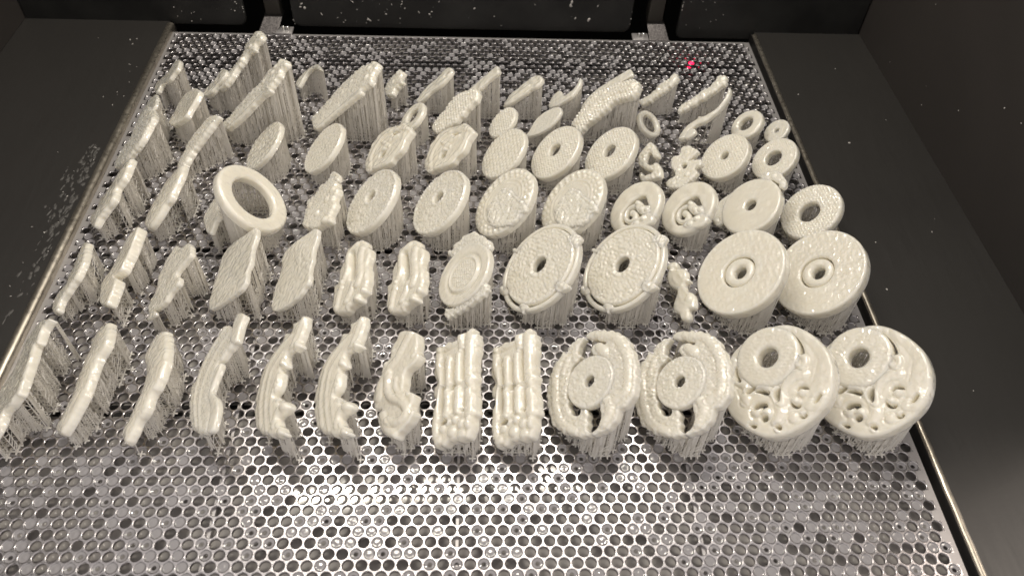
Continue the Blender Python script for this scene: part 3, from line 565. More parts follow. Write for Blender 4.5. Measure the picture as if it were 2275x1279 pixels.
{'id': 'B9', 'name': 'printed_framed_disc', 'label': 'pierced carved disc in a knobbed outer hoop, beside the frilly crested disc', 'cat': 'disc', 'group': 'printed discs and rings on the plate', 'O': [357.8, -350.7, 28.6], 'n': [-0.6867, -0.048, 0.7254], 'web': 0.95, 'b': [{'n': 'carved_disc', 't': 5.5, 'dz': 0, 'c': [0.0, 0.0, 31.4], 'hc': [[-1.7, -0.0, 6.2]], 'rel': ('scroll', 1.0, 0.11), 'rg': [(0.96, 0.05, 0.5), (0.27, 0.05, 0.6)]}, {'n': 'hoop', 't': 5, 'dz': -0.6, 'c': [-0.1, -0.8, 36.2], 'hc': [[0.0, -0.6, 32.4]], 're': 1.6}, {'n': 'knob', 't': 4, 'dz': 0, 'o': [-32.7, -22.3, -32.7, -19.9, -29.4, -16.7, -30.1, -12.4, -31.2, -10.8, -25.5, -10.2, -25.1, -15.9, -28.5, -21.1], 'rel': ('smooth', 0.5, 0.3)}, {'n': 'knob', 't': 4, 'dz': 0.4, 'o': [-8.4, 29.1, -7.6, 34.1, -3.1, 38.3, 0.6, 38.6, 2.2, 36.0, 5.5, 32.9, -2.6, 29.3], 'rel': ('smooth', 0.6, 0.3)}, {'n': 'knob', 't': 4, 'dz': 0, 'o': [-3.1, -38.6, -4.6, -35.5, 1.6, -31.3, 5.5, -31.8, 5.9, -35.4, 0.8, -39.0], 'rel': ('smooth', 0.6, 0.3)}, {'n': 'knob', 't': 4, 'dz': 0.3, 'o': [23.4, -22.9, 23.7, -18.2, 28.4, -14.9, 31.0, -16.0, 30.7, -18.6, 32.3, -20.8, 28.2, -21.5], 'rel': ('smooth', 0.6, 0.3)}, {'n': 'knob', 't': 5, 'dz': 0.4, 'o': [22.7, 10.8, 25.3, 16.6, 32.1, 21.0, 34.2, 19.4, 33.1, 12.8, 28.6, 9.8], 'rel': ('smooth', 0.6, 0.3)}]},
{'id': 'B10', 'name': 'printed_framed_disc', 'label': 'pierced carved disc in a knobbed outer hoop, beside the small upright dragon', 'cat': 'disc', 'group': 'printed discs and rings on the plate', 'copy': 'B9', 'O': [418.6, -350.2, 28.6]},
{'id': 'B11', 'name': 'printed_dragon', 'label': 'small smooth upright dragon with curled tail between the framed disc and a big plain disc', 'cat': 'dragon', 'group': 'small printed hooks, rods and dragons on the plate', 'O': [462.3, -359.7, 15.3], 'n': [-0.6867, -0.048, 0.7254], 'web': 0.6, 'b': [{'n': 'carved_body', 't': 5.5, 'dz': 0, 'o': [-25.3, -6.1, -27.4, -1.7, -25.1, 2.8, -20.6, 3.0, -19.0, 0.1, -17.5, 4.4, -13.4, 8.2, -6.8, 7.6, -1.9, 8.6, -2.5, 5.1, -1.0, 3.7, 4.9, 4.3, 9.8, 7.7, 16.4, 7.5, 21.7, 5.4, 20.6, 1.2, 25.5, 1.0, 29.1, -1.5, 26.1, -6.6, 20.3, -7.4, 14.4, -10.6, 7.8, -8.2, 2.2, -4.2, -0.5, -4.0, -8.7, -8.0, -17.0, -7.7, -21.2, -5.3], 'b': [[-23.0, -1.6, 2, 0.8], [12.4, 3.3, 3, 0.8]], 'rel': ('smooth', 0.4, 0.2), 're': 2.4}]},
{'id': 'B12', 'name': 'printed_disc', 'label': 'very big thick disc with a loose inner ring, beside the small upright dragon', 'cat': 'disc', 'group': 'printed discs and rings on the plate', 'O': [502.9, -357.1, 31.0], 'n': [-0.6867, -0.048, 0.7254], 'web': 0.95, 'b': [{'n': 'disc', 't': 8, 'dz': 0, 'c': [0.0, 0.0, 34.8], 'hc': [[-0.1, -0.5, 12.5]], 'rel': ('noise', 0.14, 0.3), 're': 1.6, 'rg': [(0.965, 0.03, 0.35)]}, {'n': 'inner_ring', 't': 7, 'dz': 0.3, 'c': [0.1, -0.4, 11.8], 'hc': [[0.8, -0.1, 4.6]], 'rel': ('noise', 0.12, 0.5), 're': 3.4}]},
{'id': 'B13', 'name': 'printed_disc', 'label': 'very big thick disc with a loose inner ring, the twin at the right deck', 'cat': 'disc', 'group': 'printed discs and rings on the plate', 'copy': 'B12', 'O': [560.8, -357.1, 31.0]},
{'id': 'C1', 'name': 'blade_shaped_bar', 'label': 'smooth flat blade at the left plate edge, just behind the thin knobbly bar', 'cat': 'blade', 'group': 'printed bars and blades on the plate', 'O': [31.3, -275.2, 27.9], 'n': [-0.6867, -0.048, 0.7254], 'web': 0.25, 'b': [{'n': 'carved_body', 't': 4.5, 'dz': -1.0, 'o': [-29.6, 13.0, -28.3, 6.1, -23.6, -0.3, -16.1, -5.5, -11.6, -14.2, -9.5, -21.9, 0.7, -23.5, 2.7, -31.2, 14.3, -26.4, 26.9, -14.8, 21.7, -8.5, 17.2, -0.2, 12.8, 8.1, 0.5, 6.6, -4.0, 15.0, -16.4, 17.9, -24.1, 18.4], 'rel': ('scroll', 0.6, 0.12), 're': 2.0, 'ro': 0.6, 'dm': 2.2}]},
{'id': 'C2', 'name': 'blade_shaped_bar', 'label': 'smooth flat blade with rounded shoulder, left of the white leaning hoop', 'cat': 'blade', 'group': 'printed bars and blades on the plate', 'O': [71.2, -278.2, 25.5], 'n': [-0.6867, -0.048, 0.7254], 'web': 0.3, 'b': [{'n': 'carved_body', 't': 4.5, 'dz': -1.0, 'o': [-26.8, 13.9, -26.3, 4.0, -24.0, -7.4, -16.9, -13.1, -9.8, -18.7, -2.8, -24.3, 6.4, -26.9, 17.5, -20.6, 23.8, -13.1, 19.2, -3.0, 12.5, 3.5, 7.9, 11.6, 0.1, 13.8, -7.8, 18.1, -21.1, 19.6], 'rel': ('scroll', 0.6, 0.12), 're': 2.0, 'ro': 0.6, 'dm': 2.2}]},
{'id': 'C3', 'name': 'printed_plaque', 'label': 'small lumpy plaque half hidden behind the left side of the white leaning hoop', 'cat': 'plaque', 'group': 'small printed hooks, rods and dragons on the plate', 'O': [109.0, -290.9, 19.8], 'n': [-0.6867, -0.048, 0.7254], 'web': 0.6, 'b': [{'n': 'carved_body', 't': 4, 'dz': 0, 'o': [-21.5, 4.6, -9.4, 9.6, -2.9, 5.6, 9.5, 11.6, 12.8, 7.9, 18.8, 5.8, 22.9, 3.2, 16.7, -3.1, 4.4, -9.5, -5.5, -14.2, -11.9, -12.1, -16.4, -7.5, -21.0, -3.0], 'rel': ('scroll', 0.8, 0.25), 'ro': 0.8}]},
{'id': 'C4', 'name': 'printed_ring', 'label': 'plain smooth white hoop leaning the other way from all its neighbours', 'cat': 'ring', 'group': 'printed discs and rings on the plate', 'O': [144.3, -288.3, 36.1], 'n': [0.7171, 0.0643, 0.694], 'web': 0.75, 'b': [{'n': 'ring', 't': 7, 'dz': 0, 'c': [0.0, 0.0, 30.7], 'hc': [[0, 0, 17.8]], 're': 3.2}]},
{'id': 'C5', 'name': 'printed_figure', 'label': 'rough crouching beast plaque with a square nub on top, right of the white leaning hoop', 'cat': 'plaque', 'group': 'printed carved plaques on the plate', 'O': [194.0, -278.6, 26.0], 'n': [-0.6867, -0.048, 0.7254], 'web': 0.75, 'b': [{'n': 'carved_body', 't': 5.5, 'dz': 0, 'o': [-21.1, 7.3, -16.1, 11.2, -3.2, 14.7, 4.4, 16.2, 9.4, 12.4, 18.5, 14.0, 22.7, 9.3, 31.8, 9.3, 30.4, 3.4, 28.3, -3.4, 26.1, -10.4, 16.0, -21.9, 9.6, -26.2, 2.3, -25.4, -6.2, -23.7, -16.7, -22.3, -16.1, -13.3, -20.9, -6.7, -20.0, 0.4], 'b': [[-1.7, 10.6, 3.5, 1.6], [27.1, 3.1, 4, 1.8], [4.6, 4.4, 3, 1.4], [-6.3, -17.5, 3, 1.2], [11.7, -6.8, 3.4, 1.6]], 'rel': ('scroll', 1.8, 0.24), 're': 2, 'ro': 1.6, 'dm': 1}, {'n': 'nub', 't': 4, 'dz': 0.5, 'o': [-25.7, 8.4, -15.3, 16.1, -8.8, 15.4, -12.2, 10.4, -21.1, 4.8], 'rel': ('smooth', 0.4, 0.3)}]},
{'id': 'C6', 'name': 'printed_disc', 'label': 'rimmed pebbled disc with narrow centre hole, beside the rough crouching beast plaque', 'cat': 'disc', 'group': 'printed discs and rings on the plate', 'O': [230.1, -281.2, 26.2], 'n': [-0.6867, -0.048, 0.7254], 'web': 0.9, 'b': [{'n': 'disc', 't': 5, 'dz': 0, 'c': [0.0, 0.0, 29.4], 'hc': [[-5.2, -0.2, 5.2]], 'rel': ('scroll', 1.3, 0.24), 'rim': (2.2, 0.9)}]},
{'id': 'C7', 'name': 'printed_disc', 'label': 'rimmed pebbled disc with narrow centre hole, beside the disc with bead rings', 'cat': 'disc', 'group': 'printed discs and rings on the plate', 'copy': 'C6', 'O': [282.9, -281.2, 26.2]},
{'id': 'C8', 'name': 'printed_beaded_disc', 'label': 'beaded disc with a crouching beast at its centre, beside the rimmed pebbled disc', 'cat': 'disc', 'group': 'printed discs and rings on the plate', 'O': [333.1, -282.0, 28.1], 'n': [-0.6867, -0.048, 0.7254], 'web': 0.92, 'b': [{'n': 'disc', 't': 6, 'dz': 0, 'c': [0.0, 0.0, 30.7], 'rel': ('smooth', 0.15, 0.1), 'rg': [(0.66, 0.05, 0.7), (0.55, 0.05, 0.6)], 'br': [(0.88, 28, 1.9, 1.2), (0.77, 24, 1.7, 1.1)], 'ro': 0.4}, {'n': 'beast', 't': 4, 'dz': 1.6, 'o': [-10.3, -5.8, -12.3, -1.0, -12.4, 3.5, -4.9, 10.0, 2.9, 12.6, 11.9, 17.9, 21.8, 21.5, 26.9, 20.0, 25.0, 14.7, 28.6, 11.4, 30.2, 5.5, 27.1, -2.7, 21.8, -10.8, 12.1, -16.4, 0.6, -16.8, -6.2, -13.0], 'rel': ('scroll', 1.3, 0.12), 're': 1.9, 'ro': 1}]},
{'id': 'C9', 'name': 'printed_beaded_disc', 'label': 'beaded disc with a crouching beast at its centre, beside a smooth scroll ring', 'cat': 'disc', 'group': 'printed discs and rings on the plate', 'copy': 'C8', 'O': [386.4, -281.8, 28.1]},
{'id': 'C10', 'name': 'printed_scroll_ring', 'label': 'smooth oval ring with curled scrolls in its opening, beside a beaded disc', 'cat': 'ring', 'group': 'printed discs and rings on the plate', 'O': [436.9, -283.1, 24.9], 'n': [-0.6867, -0.048, 0.7254], 'web': 0.8, 'b': [{'n': 'ring', 't': 6, 'dz': 0, 'c': [0.0, 0.0, 24.5], 'h': [[4.5, -13.5, -1.8, -11.6, -5.4, -6.8, -7.5, -0.1, -7.0, 7.2, -3.8, 10.5, 2.3, 10.9, 8.2, 10.7, 13.7, 7.2, 15.0, 3.0, 14.5, -2.4, 12.9, -8.5, 9.4, -12.5]], 'rel': ('smooth', 0.3, 0.1), 're': 2.5}, {'n': 'scroll', 't': 5, 'dz': 0.4, 'o': [-1.9, 2.8, -4.2, -2.1, -2.8, -8.3, 2.5, -11.9, 9.5, -11.2, 13.5, -5.9, 12.8, -0.6, 7.4, 0.7, 1.6, -1.7, 1.4, -5.4, 5.1, -6.1, 7.4, -3.9, 9.2, -5.7, 6.6, -8.3, 2.9, -8.3, -0.5, -5.7, 0.4, -0.4, 3.0, 3.7], 're': 2.2, 'hs': 0.6}, {'n': 'scroll', 't': 5, 'dz': 0.6, 'o': [-2.4, 0.4, -4.5, 4.3, -0.6, 6.7, 5.0, 8.7, 8.0, 12.6, 14.4, 11.6, 14.7, 6.9, 10.8, 3.2, 5.1, 0.6], 'b': [[7.2, 5.4, 2.5, 1.6], [-1.5, 3.6, 2.2, 1.2], [10.3, 9.3, 2.2, 1.2]], 're': 2, 'hs': 0.6}, {'n': 'scroll', 't': 5, 'dz': 0.5, 'o': [13.8, -7.7, 12.6, -1.3, 12.5, 4.1, 15.0, 11.4, 22.9, 12.6, 25.5, 6.7, 23.3, -1.3, 17.6, -7.9], 'b': [[16.7, 4.4, 2.8, 1.4], [17.0, -2.4, 2.5, 1.0]], 're': 2, 'hs': 0.6}]},
{'id': 'C11', 'name': 'printed_scroll_ring', 'label': 'smooth oval ring with curled scrolls in its opening, beside the plain thick disc', 'cat': 'ring', 'group': 'printed discs and rings on the plate', 'copy': 'C10', 'O': [478.9, -283.0, 24.9]},
{'id': 'C12', 'name': 'printed_disc', 'label': 'thick plain smooth disc with small hole and frilly curls peeking out behind it', 'cat': 'disc', 'group': 'printed discs and rings on the plate', 'O': [529.8, -281.2, 25.6], 'n': [-0.6867, -0.048, 0.7254], 'web': 0.95, 'b': [{'n': 'disc', 't': 7, 'dz': 0, 'c': [0.0, 0.0, 25.5], 'hc': [[-0.9, 0.2, 4.7]], 're': 1.8}, {'n': 'curl', 't': 4, 'dz': -1, 'o': [-21.9, 15.5, -23.1, 22.3, -18.7, 29.5, -11.5, 31.9, -2.8, 32.3, 1.3, 29.2, -1.0, 26.0, -6.5, 25.8, -11.9, 23.4, -15.3, 18.3], 'b': [[-4.1, 28.7, 2.5, 1.2], [-15.0, 25.7, 2.4, 1.2], [-20.4, 21.4, 2, 1]], 'rel': ('scroll', 0.9, 0.3), 'ro': 0.7}, {'n': 'curl', 't': 4, 'dz': -1, 'o': [-24.2, -7.1, -24.0, -16.5, -22.8, -23.6, -17.1, -29.4, -9.6, -32.8, -2.3, -31.9, -0.1, -27.9, -2.3, -23.3, -13.6, -18.4, -19.9, -7.2], 'b': [[-5.9, -30.1, 2.5, 1.4]], 'rel': ('scroll', 0.9, 0.3), 'ro': 0.7}]},
{'id': 'C13', 'name': 'printed_ring', 'label': 'wide grainy ring with a big round opening hanging over the right plate edge', 'cat': 'ring', 'group': 'printed discs and rings on the plate', 'O': [576.3, -287.6, 26.2], 'n': [-0.6867, -0.048, 0.7254], 'web': 0.7, 'b': [{'n': 'ring', 't': 6, 'dz': 0, 'c': [0.0, 0.0, 25.1], 'hc': [[-0.1, -1.0, 8.4]], 'rel': ('grain', 0.6, 2.5, 1.1), 're': 2.2}]},
{'id': 'D0', 'name': 'printed_fragment', 'label': 'thin jagged fragment against the left plate edge, behind the large lower plate', 'cat': 'fragment', 'group': 'small printed hooks, rods and dragons on the plate', 'O': [27.3, -166.5, 25.2], 'n': [-0.6867, -0.048, 0.7254], 'web': 0.4, 'b': [{'n': 'carved_body', 't': 3, 'dz': 0, 'o': [-15.9, 6.3, -3.1, 14.6, 11.5, 16.6, 12.1, 8.7, 11.1, 1.3, 6.9, -6.3, 7.8, -12.0, -5.9, -16.3, -9.9, -9.4, -15.8, -4.5], 'rel': ('scroll', 0.6, 0.25), 'ro': 0.8}]},
{'id': 'D1', 'name': 'printed_plate', 'label': 'large carved plate with a bright straight top edge, leftmost of the fourth row', 'cat': 'plate', 'group': 'printed bars and blades on the plate', 'O': [28.0, -206.2, 25.7], 'n': [-0.6867, -0.048, 0.7254], 'web': 0.5, 'b': [{'n': 'carved_body', 't': 5, 'dz': 0, 'o': [-36.5, 7.2, -31.8, -0.5, -23.3, -8.9, -11.0, -10.9, -2.7, -19.2, 5.8, -25.0, 14.7, -25.7, 24.7, -14.2, 27.1, -2.7, 24.3, 6.7, 19.7, 18.3, 8.8, 25.1, -2.6, 29.3, -22.9, 18.2], 'rel': ('scroll', 1.2, 0.18), 're': 2.2, 'ro': 0.9, 'dm': 1}]},
{'id': 'D2', 'name': 'printed_plate', 'label': 'large carved plate with a notched double top, left of the narrow dimpled disc', 'cat': 'plate', 'group': 'printed bars and blades on the plate', 'O': [78.0, -208.0, 23.7], 'n': [-0.6867, -0.048, 0.7254], 'web': 0.65, 'b': [{'n': 'carved_body', 't': 5, 'dz': 0, 'o': [-7.3, 30.7, -21.3, 15.2, -20.1, 6.7, -17.7, -3.6, -12.4, -13.2, -1.6, -18.7, 6.4, -22.9, 17.1, -21.6, 24.9, -13.6, 18.4, -9.1, 10.6, -2.8, 5.5, 6.5, 0.4, 17.9, -4.7, 27.1], 'rel': ('scroll', 1.2, 0.18), 're': 2.2, 'ro': 0.9, 'dm': 1}]},
{'id': 'D3', 'name': 'printed_disc', 'label': 'narrow smooth disc with low centre dimple, first disc from the left in the fourth row', 'cat': 'disc', 'group': 'printed discs and rings on the plate', 'O': [133.7, -210.5, 23.4], 'n': [-0.6867, -0.048, 0.7254], 'web': 0.6, 'b': [{'n': 'disc', 't': 4.5, 'dz': 0, 'c': [0.0, 0.0, 23.8], 'rel': ('noise', 0.35, 0.2), 'rg': [(0.12, 0.1, -0.6)]}]},
{'id': 'D4', 'name': 'printed_disc', 'label': 'lightly pebbled disc with tiny centre dimple, second disc from the left in the fourth row', 'cat': 'disc', 'group': 'printed discs and rings on the plate', 'O': [183.7, -212.6, 23.1], 'n': [-0.6867, -0.048, 0.7254], 'web': 0.6, 'b': [{'n': 'disc', 't': 4.5, 'dz': 0, 'c': [0.0, 0.0, 24.8], 'rel': ('grain', 0.5, 2.6, 1.2), 'rg': [(0.1, 0.08, -0.6), (0.95, 0.06, 0.5)]}]},
{'id': 'D5', 'name': 'printed_openwork_ring', 'label': 'openwork ring with dragon bars and top knob, in front of the small smooth ring', 'cat': 'ring', 'group': 'printed discs and rings on the plate', 'O': [237.2, -214.2, 26.2], 'n': [-0.6867, -0.048, 0.7254], 'web': 0.6, 'b': [{'n': 'carved_body', 't': 6, 'dz': 0, 'o': [-4.0, 26.4, 4.8, 29.4, 7.6, 26.2, 11.2, 21.8, 18.6, 17.3, 20.2, 8.5, 23.0, 3.2, 20.2, -7.6, 15.1, -16.9, 12.3, -23.5, 4.1, -27.5, -6.0, -27.9, -9.5, -25.2, -18.4, -21.7, -23.4, -16.1, -26.7, -8.6, -25.0, 0.9, -16.8, 13.9, -13.4, 21.1], 'h': [[4.5, -9.8, 1.6, -6.5, 3.3, -1.5, 7.4, -2.7, 8.4, -6.0], [-11.9, 6.2, -9.7, 11.1, -4.9, 15.3, -5.4, 11.7]], 's': [[[7.8, -19.9, -3.2, -20.2, -13.4, -13.9, -18.2, -2.8, -13.1, 12.0, -5.2, 21.9], 2.4, 0.9], [[13.8, -15.1, 18.6, -4.0, 17.0, 5.0, 13.6, 13.8, 5.8, 20.1, -0.6, 23.7], 2.4, 0.9], [[11.9, -9.6, -6.7, -11.0, -13.4, -0.8], 1.2, -0.8], [[16.2, -1.3, 10.7, 8.5, 1.6, 16.5], 1.2, -0.8], [[0.0, -3.4, -4.0, 3.0, -2.7, 13.0], 3.0, 1.3], [[-12.5, -6.4, 1.9, 3.0], 2, 0.9]], 'b': [[-1.4, 26.0, 3.4, 1.6], [-4.3, 4.8, 3, 1.2], [5.1, -21.8, 3, 1.0]], 'rel': ('smooth', 0.3, 0.2), 'ro': 0.3}]},
{'id': 'D6', 'name': 'printed_openwork_ring', 'label': 'openwork ring with dragon bars and top knob, beside the soft grained disc without hole', 'cat': 'ring', 'group': 'printed discs and rings on the plate', 'copy': 'D5', 'O': [287.7, -213.7, 26.2]},
{'id': 'D7', 'name': 'printed_disc', 'label': 'disc studded with soft oval grains and no hole, left of the two grained pierced discs', 'cat': 'disc', 'group': 'printed discs and rings on the plate', 'O': [334.0, -216.4, 23.1], 'n': [-0.6867, -0.048, 0.7254], 'web': 0.9, 'b': [{'n': 'disc', 't': 4.5, 'dz': 0, 'c': [0.0, 0.0, 24.8], 'rel': ('grain', 0.6, 3.9, 1.8), 're': 1.6}]},
{'id': 'D8', 'name': 'printed_disc', 'label': 'grained disc with flat rim and round hole, beside the soft grained disc without hole', 'cat': 'disc', 'group': 'printed discs and rings on the plate', 'O': [377.9, -215.7, 24.2], 'n': [-0.6867, -0.048, 0.7254], 'web': 0.95, 'b': [{'n': 'disc', 't': 5.5, 'dz': 0, 'c': [0.0, 0.0, 26.5], 'hc': [[-2.7, 0.3, 5.9]], 'rel': ('grain', 0.8, 2.8, 1.3), 'rim': (1.8, 0.5)}]},
{'id': 'D9', 'name': 'printed_disc', 'label': 'grained disc with flat rim and round hole, beside the letter like dragon', 'cat': 'disc', 'group': 'printed discs and rings on the plate', 'copy': 'D8', 'O': [424.5, -216.0, 24.2]},
{'id': 'D10', 'name': 'printed_dragon', 'label': 'small S shaped dragon like a curling letter, right of the two grained pierced discs', 'cat': 'dragon', 'group': 'small printed hooks, rods and dragons on the plate', 'O': [458.7, -221.1, 17.4], 'n': [-0.6867, -0.048, 0.7254], 'web': 0.5, 'b': [{'n': 'carved_body', 't': 5, 'dz': 0, 'o': [-24.1, 6.0, -18.7, 9.3, -12.2, 9.9, -2.0, 10.2, -4.2, 5.1, -10.4, 4.1, -12.6, 1.6, -6.2, -2.4, 1.4, 0.3, 2.5, 5.3, 7.7, 8.0, 15.2, 7.9, 20.7, 5.5, 19.1, 0.3, 16.5, -5.1, 12.4, -11.6, 3.8, -12.3, 2.6, -9.2, 7.9, -7.4, 10.3, -2.7, 9.8, 0.4, 3.4, -4.8, -7.7, -9.7, -17.5, -7.3, -21.5, -1.6], 'rel': ('smooth', 0.4, 0.3), 're': 2}]},
{'id': 'D11', 'name': 'printed_dragon', 'label': 'tangled ragged dragon cluster, left of a speckled disc with a small hole', 'cat': 'dragon', 'group': 'small printed hooks, rods and dragons on the plate', 'O': [486.8, -229.5, 22.4], 'n': [-0.6867, -0.048, 0.7254], 'web': 0.5, 'b': [{'n': 'carved_body', 't': 4.5, 'dz': 0, 'o': [-22.1, 5.3, -17.8, 10.0, -6.6, 14.8, -4.8, 9.2, -3.2, 4.4, -0.2, 9.4, 4.1, 13.9, 9.6, 13.7, 8.2, 7.6, 15.4, 7.4, 17.9, 2.6, 19.3, -3.5, 19.9, -9.5, 12.0, -19.0, 4.9, -20.9, 2.8, -16.5, 2.3, -10.4, -10.2, -11.5, -18.7, -7.7, -16.0, -2.4, -20.2, 1.8], 'h': [[-2.9, -3.1, -3.2, -0.0, 1.1, 1.7, 2.2, -1.5]], 'b': [[-12.8, 5.7, 2.5, 1.2], [-0.3, -6.7, 2.5, 1.2], [10.3, -0.9, 2.5, 1.4], [10.5, -14.2, 2.5, 1]], 'rel': ('scroll', 1.4, 0.3), 'ro': 1}]},
{'id': 'D12', 'name': 'printed_disc', 'label': 'speckled thick disc with a small hole, between the tangled dragon and a grainy ring', 'cat': 'disc', 'group': 'printed discs and rings on the plate', 'O': [522.9, -216.3, 22.6], 'n': [-0.6867, -0.048, 0.7254], 'web': 0.9, 'b': [{'n': 'disc', 't': 6.5, 'dz': 0, 'c': [0.0, 0.0, 22.7], 'hc': [[-0.4, 0.3, 3.8]], 'rel': ('grain', 0.55, 2.7, 1.2), 're': 1.5, 'rim': (1.6, 0.4)}]},
{'id': 'D13', 'name': 'printed_ring', 'label': 'grainy ring with round opening just behind the thick plain disc', 'cat': 'ring', 'group': 'printed discs and rings on the plate', 'O': [565.8, -218.0, 22.2], 'n': [-0.6867, -0.048, 0.7254], 'web': 0.8, 'b': [{'n': 'ring', 't': 6, 'dz': 0, 'c': [0.0, 0.0, 20.6], 'hc': [[-0.8, -0.3, 7.3]], 'rel': ('grain', 0.4, 1.9, 0.9), 'rim': (1.2, 0.4)}]},
{'id': 'E1', 'name': 'printed_pendant', 'label': 'oblong pendant with rounded ends, between the small oval at the left edge and a stub', 'cat': 'pendant', 'group': 'small printed hooks, rods and dragons on the plate', 'O': [59.2, -166.4, 28.3], 'n': [-0.6867, -0.048, 0.7254], 'web': 0.6, 'b': [{'n': 'carved_body', 't': 5, 'dz': 0, 'o': [-17.4, 10.5, -5.4, 20.9, 2.9, 24.4, 11.4, 19.2, 16.8, 14.2, 22.3, 9.3, 18.5, -3.2, 11.8, -14.6, -1.0, -23.7, -7.2, -23.4, -10.0, -19.7, -22.1, -14.2, -24.1, -3.1], 'rel': ('scroll', 0.6, 0.2), 'ro': 0.3}]},
{'id': 'E2', 'name': 'printed_plaque', 'label': 'long steep dragon plaque with a lower bar, left of the thin bent hook', 'cat': 'plaque', 'group': 'printed carved plaques on the plate', 'O': [122.7, -172.0, 43.0], 'n': [-0.6867, -0.048, 0.7254], 'web': 0.6, 'b': [{'n': 'carved_body', 't': 4.5, 'dz': 0, 'o': [-19.3, 36.8, -4.7, 46.0, 0.5, 45.8, 0.5, 39.9, 6.9, 37.9, 9.5, 30.4, 12.1, 22.9, 7.0, 9.7, 9.7, -6.4, 9.8, -25.5, 7.2, -36.9, -1.8, -46.9, -8.7, -49.3, -7.8, -42.8, -9.1, -32.1, -10.4, -21.4, -14.5, -11.4, -14.3, 1.4, -14.2, 12.0, -19.6, 19.3, -16.7, 30.1], 'b': [[-11.4, 31.0, 3.5, 1.6], [-6.1, 27.8, 3, 1.6], [-14.0, 36.6, 3, 1.2], [-6.1, 15.5, 3, 1.2], [-6.2, -1.2, 3, 1.2]], 'rel': ('scroll', 1.9, 0.2), 're': 2, 'ro': 1.5, 'dm': 1.4}, {'n': 'lower_bar', 't': 5, 'dz': 1.2, 'o': [10.6, 24.3, 18.2, 27.2, 13.2, 12.6, 14.6, -3.6, 14.7, -22.5, 11.9, -33.5, 6.6, -37.0, 6.8, -24.4, 8.1, -5.0, 6.8, 9.3], 're': 2.4, 'ro': 0.5}]},
{'id': 'E3', 'name': 'printed_plaque', 'label': 'long steep dragon plaque with a lower bar, right of the thin bent hook', 'cat': 'plaque', 'group': 'printed carved plaques on the plate', 'O': [198.4, -165.1, 40.3], 'n': [-0.6867, -0.048, 0.7254], 'web': 0.65, 'b': [{'n': 'carved_body', 't': 4.5, 'dz': 0, 'o': [-16.3, 36.2, -3.2, 44.0, 0.3, 43.1, 6.5, 36.8, 15.5, 35.3, 12.1, 25.9, 12.5, 21.2, 11.4, 10.8, 9.5, -4.8, 8.8, -20.6, 8.7, -36.8, 5.0, -41.7, -7.2, -45.1, -14.1, -45.5, -14.9, -35.1, -18.4, -23.1, -21.8, -11.1, -22.6, -1.1, -23.6, 10.7, -22.2, 22.5, -14.8, 33.4], 'b': [[-6.7, 32.7, 3.5, 1.6], [2.7, 29.3, 3.4, 1.6], [-9.5, 38.2, 3, 1.2], [-11.6, 9.5, 3, 1.2], [-5.8, -2.0, 3, 1.2]], 'rel': ('scroll', 1.9, 0.2), 're': 2, 'ro': 1.5, 'dm': 1.4}, {'n': 'lower_bar', 't': 5, 'dz': 1.2, 'o': [10.0, 20.6, 16.9, 22.9, 16.0, 12.5, 13.9, -3.0, 12.8, -18.8, 12.5, -34.8, 7.0, -38.5, 7.2, -21.3, 8.0, -5.4, 7.6, 10.1], 're': 2.4, 'ro': 0.5}]},
{'id': 'E4', 'name': 'printed_ring', 'label': 'small smooth ring standing right behind the left openwork ring', 'cat': 'ring', 'group': 'printed discs and rings on the plate', 'O': [254.7, -167.6, 22.8], 'n': [-0.6867, -0.048, 0.7254], 'web': 0.7, 'b': [{'n': 'ring', 't': 4.5, 'dz': 0, 'c': [0.0, 0.0, 15.6], 'hc': [[-1.0, 0.7, 6.9]], 're': 1.8}]},
{'id': 'E5', 'name': 'printed_pendant', 'label': 'broad blunt pendant with pebbled face in front of a long rod at the back', 'cat': 'pendant', 'group': 'printed carved plaques on the plate', 'O': [293.0, -164.6, 27.7], 'n': [-0.6867, -0.048, 0.7254], 'web': 0.7, 'b': [{'n': 'carved_body', 't': 5, 'dz': 0, 'o': [-6.5, 26.0, -0.1, 28.1, 8.6, 25.5, 10.3, 16.6, 14.4, 5.7, 16.2, -3.4, 14.0, -12.3, 12.0, -22.3, 3.4, -28.1, -3.4, -28.5, -8.6, -22.6, -12.8, -11.2, -18.3, -3.4, -18.3, 7.7, -12.7, 18.5], 'rel': ('grain', 1.1, 3.4, 1.6), 're': 2, 'ro': 0.8, 'dm': 1}]},
{'id': 'E6', 'name': 'printed_disc', 'label': 'small studded disc directly behind the soft grained disc without hole', 'cat': 'disc', 'group': 'printed discs and rings on the plate', 'O': [334.4, -168.8, 19.1], 'n': [-0.6867, -0.048, 0.7254], 'web': 0.8, 'b': [{'n': 'disc', 't': 4, 'dz': 0, 'c': [0.0, 0.0, 16.1], 'rel': ('grain', 0.8, 2.9, 1.3)}]},
{'id': 'E7', 'name': 'printed_leaf', 'label': 'small pointed leaf shaped plate, between the small studded disc and the serrated dragon', 'cat': 'leaf', 'group': 'small printed hooks, rods and dragons on the plate', 'O': [372.1, -172.0, 23.7], 'n': [-0.6867, -0.048, 0.7254], 'web': 0.7, 'b': [{'n': 'carved_body', 't': 3, 'dz': 0, 'o': [-4.9, 15.8, -0.0, 18.0, 5.9, 16.4, 10.6, 8.1, 11.4, -2.0, 8.6, -11.8, 0.9, -22.8, -2.2, -18.8, -9.6, -10.8, -11.8, -1.8, -9.6, 8.2], 'rel': ('grain', 0.3, 1.6, 0.8), 're': 1}]},
